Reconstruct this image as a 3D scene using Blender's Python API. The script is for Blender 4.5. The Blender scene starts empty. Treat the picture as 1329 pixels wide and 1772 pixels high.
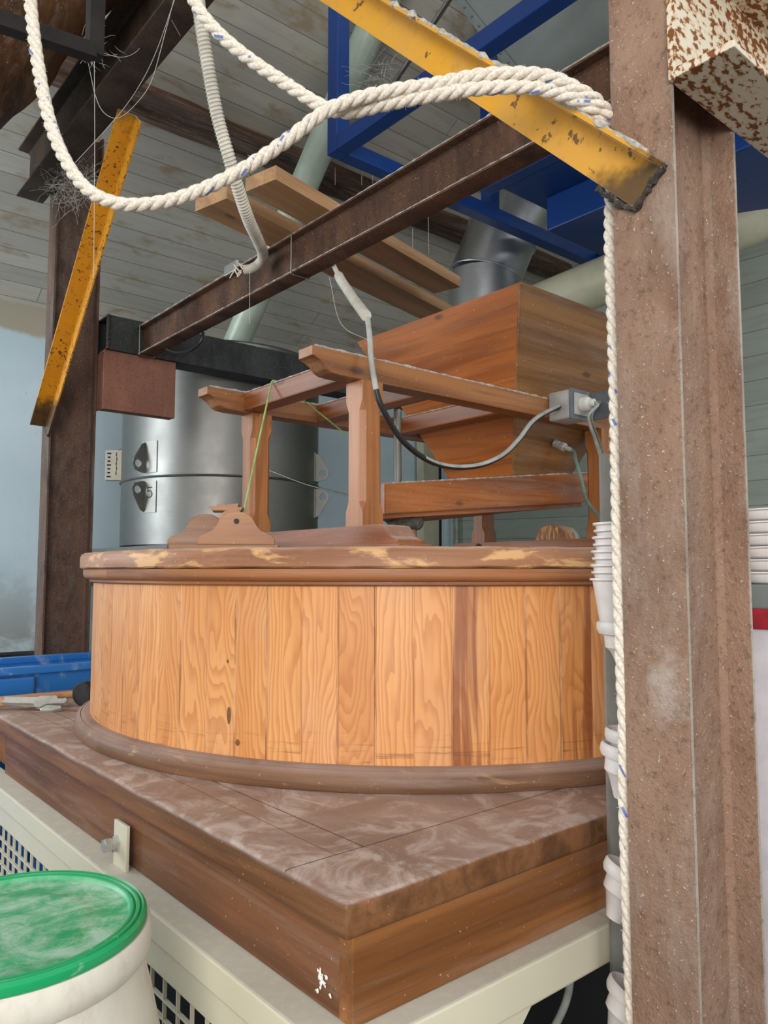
import bpy, bmesh, math, random
from mathutils import Vector, Matrix, noise as mnoise

random.seed(7)
PI = math.pi
scn = bpy.context.scene
COL = scn.collection

# ---------------------------------------------------------------- camera, light
F, CX, CY, EYE = 1331.0, 664.5, 886.0, 1.5
PITCH = math.atan2(104, F)
cam_d = bpy.data.cameras.new('camera')
cam_d.sensor_fit = 'HORIZONTAL'
cam_d.sensor_width = 36.0
cam_d.lens = F / 1329 * 36.0
cam_d.clip_start = 0.02
cam = bpy.data.objects.new('camera', cam_d)
COL.objects.link(cam)
cam.location = (0, 0, EYE)
cam.rotation_euler = (PI / 2 + PITCH, 0, 0)
scn.camera = cam

scn.view_settings.view_transform = 'Standard'
scn.view_settings.look = 'None'
scn.view_settings.gamma = 1.0
scn.view_settings.use_curve_mapping = False
scn.view_settings.exposure = 0.12

world = bpy.data.worlds.new('world')
scn.world = world
world.use_nodes = True
wn = world.node_tree
bg = wn.nodes['Background']
bg.inputs['Color'].default_value = (0.93, 0.97, 1.0, 1)
bg.inputs['Strength'].default_value = 0.78

def area_light(name, loc, target, sx, sy, power, color):
    l = bpy.data.lights.new(name, 'AREA')
    l.shape = 'RECTANGLE'
    l.size, l.size_y = sx, sy
    l.energy = power
    l.color = color
    o = bpy.data.objects.new(name, l)
    COL.objects.link(o)
    o.location = loc
    o.rotation_euler = (Vector(target) - Vector(loc)).to_track_quat('-Z', 'Y').to_euler()
    return o
# big doorway behind the photographer, window far left, added fill light high at right
area_light('doorway_light', (-0.5, -2.6, 2.2), (-0.1, 2.0, 1.3), 2.2, 2.2, 118, (1.0, 0.97, 0.92))
area_light('window_light', (-3.7, 2.6, 2.6), (-0.6, 4.3, 2.2), 1.6, 1.8, 125, (0.86, 0.94, 1.0))
area_light('upper_fill_light', (2.7, 0.4, 3.6), (1.0, 2.4, 1.2), 1.2, 1.2, 22, (0.92, 0.98, 1.0))

# ---------------------------------------------------------------- geometry of the place
ANG = math.radians(40.2)
U = Vector((math.cos(ANG), math.sin(ANG), 0))
V = Vector((-U.y, U.x, 0))
Z = Vector((0, 0, 1))
EYEP = Vector((0, 0, EYE))

def W(u, v, z):
    return u * U + v * V + z * Z

def ray(px, py):
    a, b = (px - CX) / F, -(py - CY) / F
    d = Vector((a, math.cos(PITCH) - b * math.sin(PITCH), b * math.cos(PITCH) + math.sin(PITCH)))
    return d / d.y

def at(px, py, Y):
    return EYEP + ray(px, py) * Y

def plane_hit(px, py, n, c):
    r = ray(px, py)
    return EYEP + r * ((c - EYEP.dot(n)) / r.dot(n))

def on_u(px, py, u): return plane_hit(px, py, U, u)
def on_v(px, py, v): return plane_hit(px, py, V, v)
def on_z(px, py, z): return plane_hit(px, py, Z, z)

# ---------------------------------------------------------------- objects
def thing(name, label, cat, loc, rotz=ANG, group=None):
    o = bpy.data.objects.new(name, None)
    o.empty_display_size = 0.05
    COL.objects.link(o)
    o.location = loc
    o.rotation_euler = (0, 0, rotz)
    o['label'] = label
    o['category'] = cat
    if group:
        o['group'] = group
    return o

def root_matrix(o):
    while o.parent:
        o = o.parent
    return Matrix.Translation(o.location) @ Matrix.Rotation(o.rotation_euler.z, 4, 'Z')

def obj(name, bm, m, parent=None, smooth=False, label=None, cat=None, group=None, kind=None, loc=None, rotz=None):
    """Links a bmesh modelled in world coordinates; top-level objects get their origin at their base."""
    me = bpy.data.meshes.new(name)
    o = bpy.data.objects.new(name, me)
    if parent is None:
        if loc is None:
            xs = [v.co for v in bm.verts]
            c = sum(xs, Vector()) / len(xs)
            loc = Vector((c.x, c.y, min(v.z for v in xs)))
        M = Matrix.Translation(loc) @ Matrix.Rotation(ANG if rotz is None else rotz, 4, 'Z')
        o.matrix_world = M
        o.location = loc
        o.rotation_euler = (0, 0, ANG if rotz is None else rotz)
    else:
        M = root_matrix(parent)
    bm.transform(M.inverted())
    bmesh.ops.recalc_face_normals(bm, faces=bm.faces)
    for f in bm.faces:
        f.smooth = bool(smooth)
    bm.to_mesh(me)
    bm.free()
    for mm in (m if isinstance(m, (list, tuple)) else [m]):
        me.materials.append(mm)
    if smooth == 'auto' or smooth is True:
        try:
            me.set_sharp_from_angle(angle=math.radians(42))
        except Exception:
            pass
    COL.objects.link(o)
    if parent is not None:
        o.parent = parent
    if label: o['label'] = label
    if cat: o['category'] = cat
    if group: o['group'] = group
    if kind: o['kind'] = kind
    return o

def copy_tree(o, parent=None):
    c = o.copy()
    COL.objects.link(c)
    c.parent = parent
    for ch in list(o.children):
        copy_tree(ch, c)
    return c

# ---------------------------------------------------------------- mesh helpers
def add_hex(bm, p):
    vs = [bm.verts.new(q) for q in p]
    fs = []
    for idx in ((0, 3, 2, 1), (4, 5, 6, 7), (0, 1, 5, 4), (1, 2, 6, 5), (2, 3, 7, 6), (3, 0, 4, 7)):
        fs.append(bm.faces.new([vs[i] for i in idx]))
    return vs, fs

def box_uv(bm, u0, u1, v0, v1, z0, z1, bev=0.0, seg=2):
    t = bmesh.new()
    add_hex(t, [W(u0, v0, z0), W(u1, v0, z0), W(u1, v1, z0), W(u0, v1, z0),
                W(u0, v0, z1), W(u1, v0, z1), W(u1, v1, z1), W(u0, v1, z1)])
    if bev:
        bmesh.ops.bevel(t, geom=t.edges[:], offset=bev, segments=seg, affect='EDGES', profile=0.6)
    join(bm, t)

def join(bm, t):
    me = bpy.data.meshes.new('tmp')
    t.to_mesh(me)
    t.free()
    bm.from_mesh(me)
    bpy.data.meshes.remove(me)

def frame_for(d, up):
    d = d.normalized()
    x = d.cross(up)
    if x.length < 1e-5:
        x = d.cross(Vector((1, 0, 0)))
    x.normalize()
    y = x.cross(d).normalized()
    return x, y

def prism(bm, poly, A, B, xd, yd, bev=0.0):
    """Extrudes the outline poly (x,y) along A->B, x along xd and y along yd."""
    t = bmesh.new()
    a = [t.verts.new(A + xd * p[0] + yd * p[1]) for p in poly]
    b = [t.verts.new(B + xd * p[0] + yd * p[1]) for p in poly]
    n = len(poly)
    t.faces.new(a)
    t.faces.new(b[::-1])
    for i in range(n):
        t.faces.new([a[i], b[i], b[(i + 1) % n], a[(i + 1) % n]])
    if bev:
        bmesh.ops.bevel(t, geom=t.edges[:], offset=bev, segments=2, affect='EDGES', profile=0.6)
    join(bm, t)

def bar(bm, A, B, w, h, up=Z, bev=0.0, off=(0, 0)):
    x, y = frame_for(B - A, up)
    ox, oy = off
    prism(bm, [(ox - w / 2, oy - h / 2), (ox + w / 2, oy - h / 2), (ox + w / 2, oy + h / 2), (ox - w / 2, oy + h / 2)], A, B, x, y, bev)

def catmull(pts, n=8):
    P = [2 * pts[0] - pts[1]] + list(pts) + [2 * pts[-1] - pts[-2]]
    out = []
    for i in range(1, len(P) - 2):
        p0, p1, p2, p3 = P[i - 1:i + 3]
        for k in range(n):
            t = k / n
            out.append(0.5 * ((2 * p1) + (p2 - p0) * t + (2 * p0 - 5 * p1 + 4 * p2 - p3) * t * t + (3 * p1 - p0 - 3 * p2 + p3) * t ** 3))
    out.append(pts[-1].copy())
    return out

def resample(pts, step):
    out = [pts[0].copy()]
    acc = 0.0
    for a, b in zip(pts, pts[1:]):
        L = (b - a).length
        if L < 1e-9:
            continue
        s = step - acc
        while s <= L:
            out.append(a.lerp(b, s / L))
            s += step
        acc = L - (s - step)
    return out

def frames(pts):
    fr = []
    t = (pts[1] - pts[0]).normalized()
    x = t.cross(Vector((0.3, 0.2, 0.9)))
    if x.length < 1e-4:
        x = t.cross(Vector((1, 0, 0)))
    x.normalize()
    for i, p in enumerate(pts):
        if i == 0: tt = pts[1] - pts[0]
        elif i == len(pts) - 1: tt = pts[-1] - pts[-2]
        else: tt = pts[i + 1] - pts[i - 1]
        tt = tt.normalized()
        x = (x - tt * x.dot(tt)).normalized()
        fr.append((tt, x, tt.cross(x)))
    return fr

def tube(bm, pts, r, n=10, cap=True, uvname=None, rfun=None):
    fr = frames(pts)
    rings = []
    for i, (p, (t, x, y)) in enumerate(zip(pts, fr)):
        rr = r if rfun is None else rfun(i)
        rings.append([bm.verts.new(p + (x * math.cos(a) + y * math.sin(a)) * rr) for a in [2 * PI * k / n for k in range(n)]])
    uvl = bm.loops.layers.uv.verify() if uvname else None
    s = 0.0
    for i in range(len(rings) - 1):
        L = (pts[i + 1] - pts[i]).length
        for k in range(n):
            f = bm.faces.new([rings[i][k], rings[i][(k + 1) % n], rings[i + 1][(k + 1) % n], rings[i + 1][k]])
            if uvl:
                for lp, uvc in zip(f.loops, ((s, k / n), (s, (k + 1) / n), (s + L, (k + 1) / n), (s + L, k / n))):
                    lp[uvl].uv = uvc
        s += L
    if cap:
        bm.faces.new(rings[0][::-1])
        bm.faces.new(rings[-1])

def lathe(bm, prof, base, n=48, axis=Z, xref=None, a0=0.0, a1=2 * PI):
    axis = axis.normalized()
    x = xref.normalized() if xref is not None else axis.orthogonal().normalized()
    y = axis.cross(x)
    full = abs(a1 - a0 - 2 * PI) < 1e-6
    m = n if full else n + 1
    rings = []
    for r, z in prof:
        if r < 1e-6:
            rings.append([bm.verts.new(base + axis * z)])
        else:
            rings.append([bm.verts.new(base + axis * z + (x * math.cos(a) + y * math.sin(a)) * r)
                          for a in [a0 + (a1 - a0) * k / n for k in range(m)]])
    for A, B in zip(rings, rings[1:]):
        for k in range(n):
            k2 = (k + 1) % m
            if len(A) == 1 and len(B) == 1: continue
            if len(A) == 1: bm.faces.new([A[0], B[k], B[k2]])
            elif len(B) == 1: bm.faces.new([A[k], A[k2], B[0]])
            else: bm.faces.new([A[k], A[k2], B[k2], B[k]])

def isection(h, w, tf, tw, r=0.0):
    """Outline of an I beam, web along y, centred."""
    a, b = w / 2, h / 2
    q = tw / 2
    pts = [(-a, -b), (a, -b), (a, -b + tf), (q + r, -b + tf), (q, -b + tf + r), (q, b - tf - r), (q + r, b - tf), (a, b - tf), (a, b), (-a, b), (-a, b - tf),
           (-q - r, b - tf), (-q, b - tf - r), (-q, -b + tf + r), (-q - r, -b + tf), (-a, -b + tf)]
    if r == 0:
        pts = [(-a, -b), (a, -b), (a, -b + tf), (q, -b + tf), (q, b - tf), (a, b - tf), (a, b), (-a, b), (-a, b - tf), (-q, b - tf), (-q, -b + tf), (-a, -b + tf)]
    return pts

def rough(bm, amp, freq, seed=0.0):
    for v in bm.verts:
        d = mnoise.noise_vector(v.co * freq + Vector((seed, seed * 2, seed * 3)))
        v.co += d * amp

def dust_ridge(A, B, r, par, m='dust', amp=1.0):
    bm = bmesh.new()
    n_ = int((B - A).length / 0.008)
    pts_ = [A.lerp(B, k / n_) for k in range(n_ + 1)]
    tube(bm, pts_, r, 6, rfun=lambda i: max(r * 0.25, r * (0.85 + amp * mnoise.noise(Vector((i * 0.37, r * 900, 2))))))
    return obj('dust_ridge', bm, M[m], par, True, label='pale dust along the edge')

# ---------------------------------------------------------------- materials
def lin(c):
    return tuple((x / 12.92 if x <= 0.04045 else ((x + 0.055) / 1.055) ** 2.4) for x in [q / 255 for q in c]) + (1.0,)

class NT:
    def __init__(s, name, rough=0.6, metal=0.0, spec=0.4):
        s.m = bpy.data.materials.new(name)
        s.m.use_nodes = True
        s.t = s.m.node_tree
        s.b = s.t.nodes['Principled BSDF']
        s.b.inputs['Roughness'].default_value = rough
        s.b.inputs['Metallic'].default_value = metal
        s.b.inputs['Specular IOR Level'].default_value = spec
        s._tc = None
    def new(s, k, **kw):
        n = s.t.nodes.new(k)
        for a, v in kw.items():
            setattr(n, a, v)
        return n
    def put(s, sock, v):
        if isinstance(v, bpy.types.NodeSocket): s.t.links.new(v, sock)
        elif v is not None:
            if isinstance(v, (tuple, list)) and len(v) == 3 and sock.type == 'RGBA': v = lin(v)
            sock.default_value = v
    def tc(s, k='Object'):
        if s._tc is None: s._tc = s.new('ShaderNodeTexCoord')
        return s._tc.outputs[k]
    def pos(s):
        return s.new('ShaderNodeNewGeometry').outputs['Position']
    def scale(s, vec, sc, loc=(0, 0, 0), rot=(0, 0, 0)):
        n = s.new('ShaderNodeMapping')
        s.put(n.inputs['Vector'], vec)
        n.inputs['Scale'].default_value = sc
        n.inputs['Location'].default_value = loc
        n.inputs['Rotation'].default_value = rot
        return n.outputs[0]
    def noise(s, vec, scale, detail=4, rough=0.55, dist=0.0, col=False):
        n = s.new('ShaderNodeTexNoise')
        s.put(n.inputs['Vector'], vec)
        n.inputs['Scale'].default_value = scale
        n.inputs['Detail'].default_value = detail
        n.inputs['Roughness'].default_value = rough
        n.inputs['Distortion'].default_value = dist
        return n.outputs['Color' if col else 'Fac']
    def vor(s, vec, scale, out='Distance', feature='F1'):
        n = s.new('ShaderNodeTexVoronoi', feature=feature)
        s.put(n.inputs['Vector'], vec)
        n.inputs['Scale'].default_value = scale
        return n.outputs[out]
    def wave(s, vec, scale, dist, detail=2, dscale=1.0, direction='X'):
        n = s.new('ShaderNodeTexWave', wave_type='BANDS', bands_direction=direction, wave_profile='SIN')
        s.put(n.inputs['Vector'], vec)
        n.inputs['Scale'].default_value = scale
        n.inputs['Distortion'].default_value = dist
        n.inputs['Detail'].default_value = detail
        n.inputs['Detail Scale'].default_value = dscale
        return n.outputs['Fac']
    def step(s, v, a, b):
        n = s.new('ShaderNodeMapRange', interpolation_type='SMOOTHSTEP')
        s.put(n.inputs['Value'], v)
        n.inputs['From Min'].default_value = a
        n.inputs['From Max'].default_value = b
        return n.outputs[0]
    def math(s, op, a, b=None, c=None):
        n = s.new('ShaderNodeMath', operation=op)
        s.put(n.inputs[0], a)
        if b is not None: s.put(n.inputs[1], b)
        if c is not None: s.put(n.inputs[2], c)
        return n.outputs[0]
    def mix(s, fac, a, b, mode='MIX'):
        n = s.new('ShaderNodeMix', data_type='RGBA', blend_type=mode)
        s.put(n.inputs[0], fac)
        s.put(n.inputs[6], a)
        s.put(n.inputs[7], b)
        return n.outputs[2]
    def xyz(s, v):
        n = s.new('ShaderNodeSeparateXYZ')
        s.put(n.inputs[0], v)
        return n.outputs
    def up(s, a=0.55, b=0.95):
        g = s.new('ShaderNodeNewGeometry')
        return s.step(s.xyz(g.outputs['Normal'])[2], a, b)
    def bump(s, h, strength=0.3, dist=0.004):
        n = s.new('ShaderNodeBump')
        n.inputs['Strength'].default_value = strength
        n.inputs['Distance'].default_value = dist
        s.put(n.inputs['Height'], h)
        s.t.links.new(n.outputs[0], s.b.inputs['Normal'])
    def col(s, c):
        s.put(s.b.inputs['Base Color'], c)
        return s
    def rgh(s, v):
        s.put(s.b.inputs['Roughness'], v)
        return s

DUST = (176, 160, 148)

def wood(name, base, dark, axis='x', grain=1.0, dust=0.5, dustcol=DUST, rough_=0.5, patches=None, film=0.25, knots=True, ang=False, pt=(0.60, 0.68)):
    """Varnished timber with the grain along a local axis, flour dust lying on level faces."""
    n = NT(name, rough_, 0, 0.35)
    o = n.tc()
    st = {'x': (1.0, 14, 14), 'y': (14, 1.0, 14), 'z': (14, 14, 1.0)}[axis]
    if ang:
        x_, y_, z_ = n.xyz(o)
        rad = n.math('SQRT', n.math('ADD', n.math('MULTIPLY', x_, x_), n.math('MULTIPLY', y_, y_)))
        cb_ = n.new('ShaderNodeCombineXYZ')
        n.put(cb_.inputs[0], n.math('ARCTAN2', y_, x_)); n.put(cb_.inputs[1], rad); n.put(cb_.inputs[2], z_)
        o = cb_.outputs[0]
    v = n.scale(o, tuple(q * grain for q in st))
    broad = n.noise(v, 1.3, 3, 0.5, 0.6)
    fine = n.noise(n.scale(o, tuple(q * grain * (6 if q > 2 else 2.0) for q in st)), 1.6, 4, 0.65)
    c = n.mix(n.step(broad, 0.3, 0.72), base, dark)
    c = n.mix(n.math('MULTIPLY', n.step(fine, 0.48, 0.72), 0.4), c, tuple(int(q * 0.62) for q in dark))
    if knots:
        kd = n.vor(n.scale(o, tuple((0.6 if q < 2 else 1.5) for q in st)), 5.0)
        c = n.mix(n.math('MULTIPLY', n.step(kd, 0.09, 0.03), 0.7), c, tuple(int(q * 0.4) for q in dark))
    if patches:
        pm = n.noise(n.scale(o, {'x': (7, 22, 26), 'y': (16, 5, 16), 'z': (16, 16, 5)}[axis]), 1.0, 5, 0.6, 0.3)
        c = n.mix(n.math('MULTIPLY', n.step(pm, *pt), 0.85), c, patches)
    if film:
        fm = n.noise(n.scale(o, tuple(q * 0.9 for q in st)), 2.2, 7, 0.75, 0.4)
        c = n.mix(n.math('MULTIPLY', n.step(fm, 0.45, 0.68), film), c, dustcol)
    sp = n.noise(o, 160, 2, 0.5)
    c = n.mix(n.math('MULTIPLY', n.step(sp, 0.70, 0.76), 0.5), c, (206, 198, 190))
    if dust:
        dm = n.noise(n.scale(o, (7, 7, 7)), 1.0, 5, 0.6)
        du = n.math('MULTIPLY', n.up(0.45, 0.9), n.step(dm, 0.1, 0.62))
        c = n.mix(n.math('MULTIPLY', du, dust), c, dustcol)
        n.rgh(n.math('ADD', n.math('MULTIPLY', du, 0.35), rough_))
    n.col(c)
    n.bump(n.math('ADD', fine, n.math('MULTIPLY', sp, 0.4)), 0.12, 0.002)
    return n.m

def rusty(name, base, dark, light, speck=0.5, film=0.3, rough_=0.75, bump=0.35, dust=0.6, smudge=None):
    n = NT(name, rough_, 0.15, 0.35)
    p = n.tc()
    a = n.noise(n.scale(p, (6, 6, 2.2)), 1.4, 6, 0.6)
    b = n.noise(p, 95, 4, 0.7)
    c = n.mix(n.step(a, 0.32, 0.68), base, dark)
    c = n.mix(n.math('MULTIPLY', n.step(b, 0.5, 0.72), 0.55), c, tuple(int(q * 0.55) for q in dark))
    f = n.noise(n.scale(p, (9, 9, 3)), 1.0, 6, 0.7)
    c = n.mix(n.math('MULTIPLY', n.step(f, 0.45, 0.75), film), c, light)
    s1 = n.noise(p, 240, 2, 0.6)
    c = n.mix(n.math('MULTIPLY', n.step(s1, 0.66, 0.74), speck), c, (214, 206, 196))
    if dust:
        du = n.math('MULTIPLY', n.up(0.3, 0.8), n.step(n.noise(p, 60, 4, 0.6), 0.2, 0.6))
        c = n.mix(n.math('MULTIPLY', du, dust), c, (190, 182, 172))
    if smudge:                               # flour rubbed onto the flange at hand height
        x_, y_, z_ = n.xyz(p)
        dy = n.math('MULTIPLY', n.math('SUBTRACT', y_, smudge[0]), 1.3)
        dz_ = n.math('MULTIPLY', n.math('SUBTRACT', z_, smudge[1]), 0.75)
        dd = n.math('SQRT', n.math('ADD', n.math('MULTIPLY', dy, dy), n.math('MULTIPLY', dz_, dz_)))
        sm = n.step(n.math('ADD', dd, n.math('MULTIPLY', n.math('SUBTRACT', n.noise(p, 38, 7, 0.75), 0.5), 0.16)), 0.050, -0.012)
        c = n.mix(n.math('MULTIPLY', n.math('MULTIPLY', sm, n.step(x_, -0.06, -0.085)), 0.55), c, (190, 180, 170))
        yf = n.step(n.math('ADD', n.noise(p, 70, 3, 0.6), n.math('MULTIPLY', n.noise(p, 3, 2, 0.5), 0.35)), 0.90, 0.93)
        c = n.mix(n.math('MULTIPLY', yf, 0.8), c, (200, 152, 60))
    n.col(c)
    n.bump(n.math('ADD', b, s1), bump, 0.003)
    return n.m

def painted(name, base, chip=(60, 42, 30), chips=0.68, dust=0.6, rough_=0.42, scl=1.0, film=0.2, filmcol=(190, 184, 172), spot=30.0, chipamt=0.9):
    n = NT(name, rough_, 0.0, 0.45)
    p = n.tc()
    a = n.noise(n.scale(p, (4 * scl,) * 3), 1.5, 5, 0.6)
    c = n.mix(n.math('MULTIPLY', n.step(a, 0.4, 0.75), film), base, filmcol)
    ch = n.noise(n.scale(p, (scl,) * 3), spot, 5, 0.62, 0.4)
    w = n.noise(n.scale(p, (scl,) * 3), 5, 3, 0.5)
    m = n.step(n.math('ADD', ch, n.math('MULTIPLY', w, 0.35)), chips + 0.15, chips + 0.19)
    c = n.mix(n.math('MULTIPLY', m, chipamt), c, chip)
    if dust:
        du = n.math('MULTIPLY', n.up(0.35, 0.85), n.step(n.noise(p, 45, 4, 0.6), 0.15, 0.6))
        c = n.mix(n.math('MULTIPLY', du, dust), c, (196, 190, 180))
        n.rgh(n.math('ADD', n.math('MULTIPLY', du, 0.4), rough_))
    n.col(c)
    n.bump(ch, 0.06, 0.002)
    return n.m

def plain(name, c, rough_=0.5, metal=0.0, spec=0.4, var=0.12, nscale=20, trans=0.0, sub=0.0):
    n = NT(name, rough_, metal, spec)
    a = n.noise(n.tc(), nscale, 4, 0.6)
    d = tuple(int(q * (1 - var * 2)) for q in c)
    n.col(n.mix(n.step(a, 0.3, 0.75), c, d))
    if trans:
        n.b.inputs['Transmission Weight'].default_value = trans
    if sub:
        n.b.inputs['Subsurface Weight'].default_value = sub
        n.b.inputs['Subsurface Radius'].default_value = (0.01, 0.01, 0.01)
    n.bump(a, 0.05, 0.001)
    return n.m

def brushed(name, c, rough_=0.3, blot=0.25, scale=(3, 3, 60)):
    n = NT(name, rough_, 1.0, 0.5)
    p = n.tc()
    a = n.noise(n.scale(p, scale), 2.0, 4, 0.6)
    b = n.noise(p, 5, 5, 0.6)
    cc = n.mix(n.math('MULTIPLY', n.step(b, 0.35, 0.7), blot), c, tuple(int(q * 0.72) for q in c))
    n.col(n.mix(n.math('MULTIPLY', a, 0.25), cc, tuple(int(q * 0.6) for q in c)))
    n.rgh(n.math('ADD', rough_, n.math('MULTIPLY', b, 0.22)))
    n.bump(a, 0.04, 0.001)
    return n.m

M = {}
def stave_mat():
    n = NT('pine_staves', 0.36, 0, 0.45)
    uvm = n.tc('UV')
    rnd = n.new('ShaderNodeAttribute', attribute_name='plank').outputs['Fac']
    x, y, _ = n.xyz(uvm)
    cmb = n.new('ShaderNodeCombineXYZ')
    n.put(cmb.inputs[0], x); n.put(cmb.inputs[1], y); n.put(cmb.inputs[2], n.math('MULTIPLY', rnd, 37.0))
    v = cmb.outputs[0]
    # growth rings cut lengthways: bands bent by slow noise along the stave
    warp = n.noise(n.scale(v, (9.0, 2.4, 1.0)), 1.0, 2, 0.45)
    warp2 = n.noise(n.scale(v, (30.0, 5.0, 1.0)), 1.0, 2, 0.5)
    xx = n.math('ADD', n.math('MULTIPLY', x, 14.0), n.math('ADD', n.math('MULTIPLY', warp, n.math('ADD', 1.2, n.math('MULTIPLY', n.math('MULTIPLY', rnd, rnd), 6.0))), n.math('MULTIPLY', warp2, 0.7)))
    band = n.math('FRACT', n.math('MULTIPLY', xx, n.math('ADD', 6.5, n.math('MULTIPLY', rnd, -2.8))))
    ring = n.math('MULTIPLY', n.step(band, 0.25, 0.92), n.step(band, 1.0, 0.94))
    fib = n.noise(n.scale(v, (320, 6, 1)), 1.0, 3, 0.6)
    bl = n.noise(n.scale(v, (14, 3, 1)), 1.0, 3, 0.5)
    c = n.mix(rnd, (224, 156, 94), (208, 138, 76))
    c = n.mix(n.math('MULTIPLY', n.step(bl, 0.35, 0.7), 0.45), c, (236, 176, 114))
    c = n.mix(n.math('MULTIPLY', ring, 0.46), c, (176, 98, 42))
    c = n.mix(n.math('MULTIPLY', n.step(fib, 0.5, 0.75), 0.22), c, (150, 88, 44))
    drk = n.new('ShaderNodeAttribute', attribute_name='heart').outputs['Fac']
    sk = n.noise(n.scale(v, (42, 2.2, 1)), 1.0, 3, 0.55, 0.6)
    c = n.mix(n.math('MULTIPLY', n.math('MULTIPLY', n.step(sk, 0.44, 0.62), drk), 0.8), c, (134, 66, 32))
    kn = n.vor(n.scale(v, (9, 3.0, 1)), 1.0)
    c = n.mix(n.math('MULTIPLY', n.step(kn, 0.10, 0.03), 0.75), c, (86, 44, 20))
    sc = n.noise(n.scale(v, (6, 130, 1)), 1.0, 4, 0.7)
    low = n.step(y, 0.075, 0.02)
    c = n.mix(n.math('MULTIPLY', n.math('MULTIPLY', n.step(sc, 0.55, 0.68), low), 0.5), c, (92, 62, 40))
    du = n.noise(n.scale(v, (3, 3, 0)), 1.0, 5, 0.6)
    c = n.mix(n.math('MULTIPLY', n.step(du, 0.45, 0.8), 0.22), c, (205, 180, 158))
    gv = n.new('ShaderNodeAttribute', attribute_name='groove').outputs['Fac']
    c = n.mix(n.math('MULTIPLY', gv, 0.75), c, n.mix(n.step(n.noise(n.scale(v, (3, 5, 1)), 1.0, 4, 0.6), 0.4, 0.6), (216, 172, 132), (140, 92, 58)))
    n.col(c)
    n.rgh(n.math('ADD', 0.34, n.math('MULTIPLY', du, 0.2)))
    n.bump(n.math('ADD', fib, ring), 0.06, 0.001)
    return n.m
M['stave'] = stave_mat()
M['rim'] = wood('rim_wood', (172, 122, 88), (132, 84, 54), 'x', 0.7, 0.75, dustcol=(186, 160, 142), patches=(220, 172, 118), film=0.3, ang=True, pt=(0.51, 0.60))
M['rim_low'] = wood('rim_lower_wood', (172, 114, 72), (130, 80, 48), 'x', 0.7, 0.5, film=0.25, ang=True)
M['ring'] = wood('plinth_ring_wood', (136, 98, 70), (98, 66, 44), 'x', 0.7, 0.8, dustcol=(160, 136, 124), patches=(172, 132, 88), film=0.35, ang=True)

def slab_mat():
    n = NT('slab_wood', 0.55, 0, 0.35)
    o = n.tc()
    g = n.noise(n.scale(o, (22, 1.6, 22)), 1.2, 4, 0.6, 0.5)
    c = n.mix(n.step(g, 0.3, 0.7), (136, 92, 58), (96, 62, 36))
    f = n.noise(n.scale(o, (80, 5, 80)), 1.0, 4, 0.65)
    c = n.mix(n.math('MULTIPLY', n.step(f, 0.5, 0.75), 0.35), c, (58, 38, 24))
    u_ = n.up(0.35, 0.9)
    d1 = n.noise(n.scale(o, (4, 4, 4)), 1.0, 6, 0.68, 0.8)
    d2 = n.noise(n.scale(o, (11, 9, 10)), 1.0, 6, 0.7, 1.2)
    c = n.mix(n.math('MULTIPLY', u_, n.math('ADD', 0.5, n.math('MULTIPLY', n.step(d1, 0.35, 0.65), 0.35))), c, (168, 144, 132))
    c = n.mix(n.math('MULTIPLY', n.math('MULTIPLY', u_, n.step(d2, 0.46, 0.66)), 0.65), c, (204, 188, 178))
    sp = n.noise(o, 190, 2, 0.5)
    c = n.mix(n.math('MULTIPLY', n.step(sp, 0.69, 0.76), 0.5), c, (205, 196, 188))
    # glued seams of the frame boards
    x, y, z = n.xyz(o)
    def line(v, at_, w=0.0011):
        return n.step(n.math('ABSOLUTE', n.math('SUBTRACT', v, at_)), w * 1.5, w * 0.5)
    s1 = line(y, -0.963 + 0.135)
    s2 = n.math('MULTIPLY', line(x, -0.963 + 0.135), n.step(y, -0.963 + 0.134, -0.963 + 0.136))
    s3 = n.math('MULTIPLY', line(x, -0.963 + 0.085), n.step(y, -0.963 + 0.134, -0.963 + 0.136))
    sm = n.math('MULTIPLY', n.math('MAXIMUM', s1, n.math('MAXIMUM', s2, n.math('MULTIPLY', s3, 0.6))), u_)
    c = n.mix(n.math('MULTIPLY', sm, 0.9), c, (48, 34, 26))
    n.col(c)
    n.rgh(n.math('ADD', 0.45, n.math('MULTIPLY', u_, 0.2)))
    n.bump(n.math('ADD', f, n.math('MULTIPLY', d2, 0.8)), 0.12, 0.003)
    return n.m
M['slab'] = slab_mat()
M['fascia_l'] = wood('fascia_wood_along', (124, 80, 50), (92, 56, 32), 'y', 0.8, 0.5, film=0.16, knots=False)
M['fascia_r'] = wood('fascia_wood_front', (156, 100, 52), (112, 68, 32), 'x', 0.8, 0.5, film=0.14, knots=False)
M['horse_x'] = wood('stand_wood_long', (158, 104, 58), (112, 66, 30), 'x', 0.9, 0.9, dustcol=(214, 202, 190), rough_=0.38, film=0.1)
M['horse_y'] = wood('stand_wood_cross', (156, 90, 46), (108, 58, 24), 'y', 0.9, 0.85, dustcol=(206, 192, 180), rough_=0.38, film=0.1)
M['horse_z'] = wood('stand_wood_upright', (176, 114, 62), (128, 74, 36), 'z', 0.9, 0.5, rough_=0.38, film=0.1)
M['hop_l'] = wood('hopper_wood_left', (184, 106, 44), (124, 64, 22), 'y', 0.6, 0.3, film=0.1, rough_=0.35)
M['hop_r'] = wood('hopper_wood_right', (150, 104, 54), (104, 66, 28), 'x', 0.6, 0.3, film=0.2, rough_=0.4)
M['shoe'] = wood('shoe_wood', (180, 106, 46), (122, 66, 24), 'x', 0.7, 0.9, dustcol=(212, 202, 192), film=0.12, rough_=0.38)
M['board'] = wood('plank_wood', (186, 146, 104), (150, 110, 72), 'x', 0.8, 0.3, film=0.3)
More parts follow.
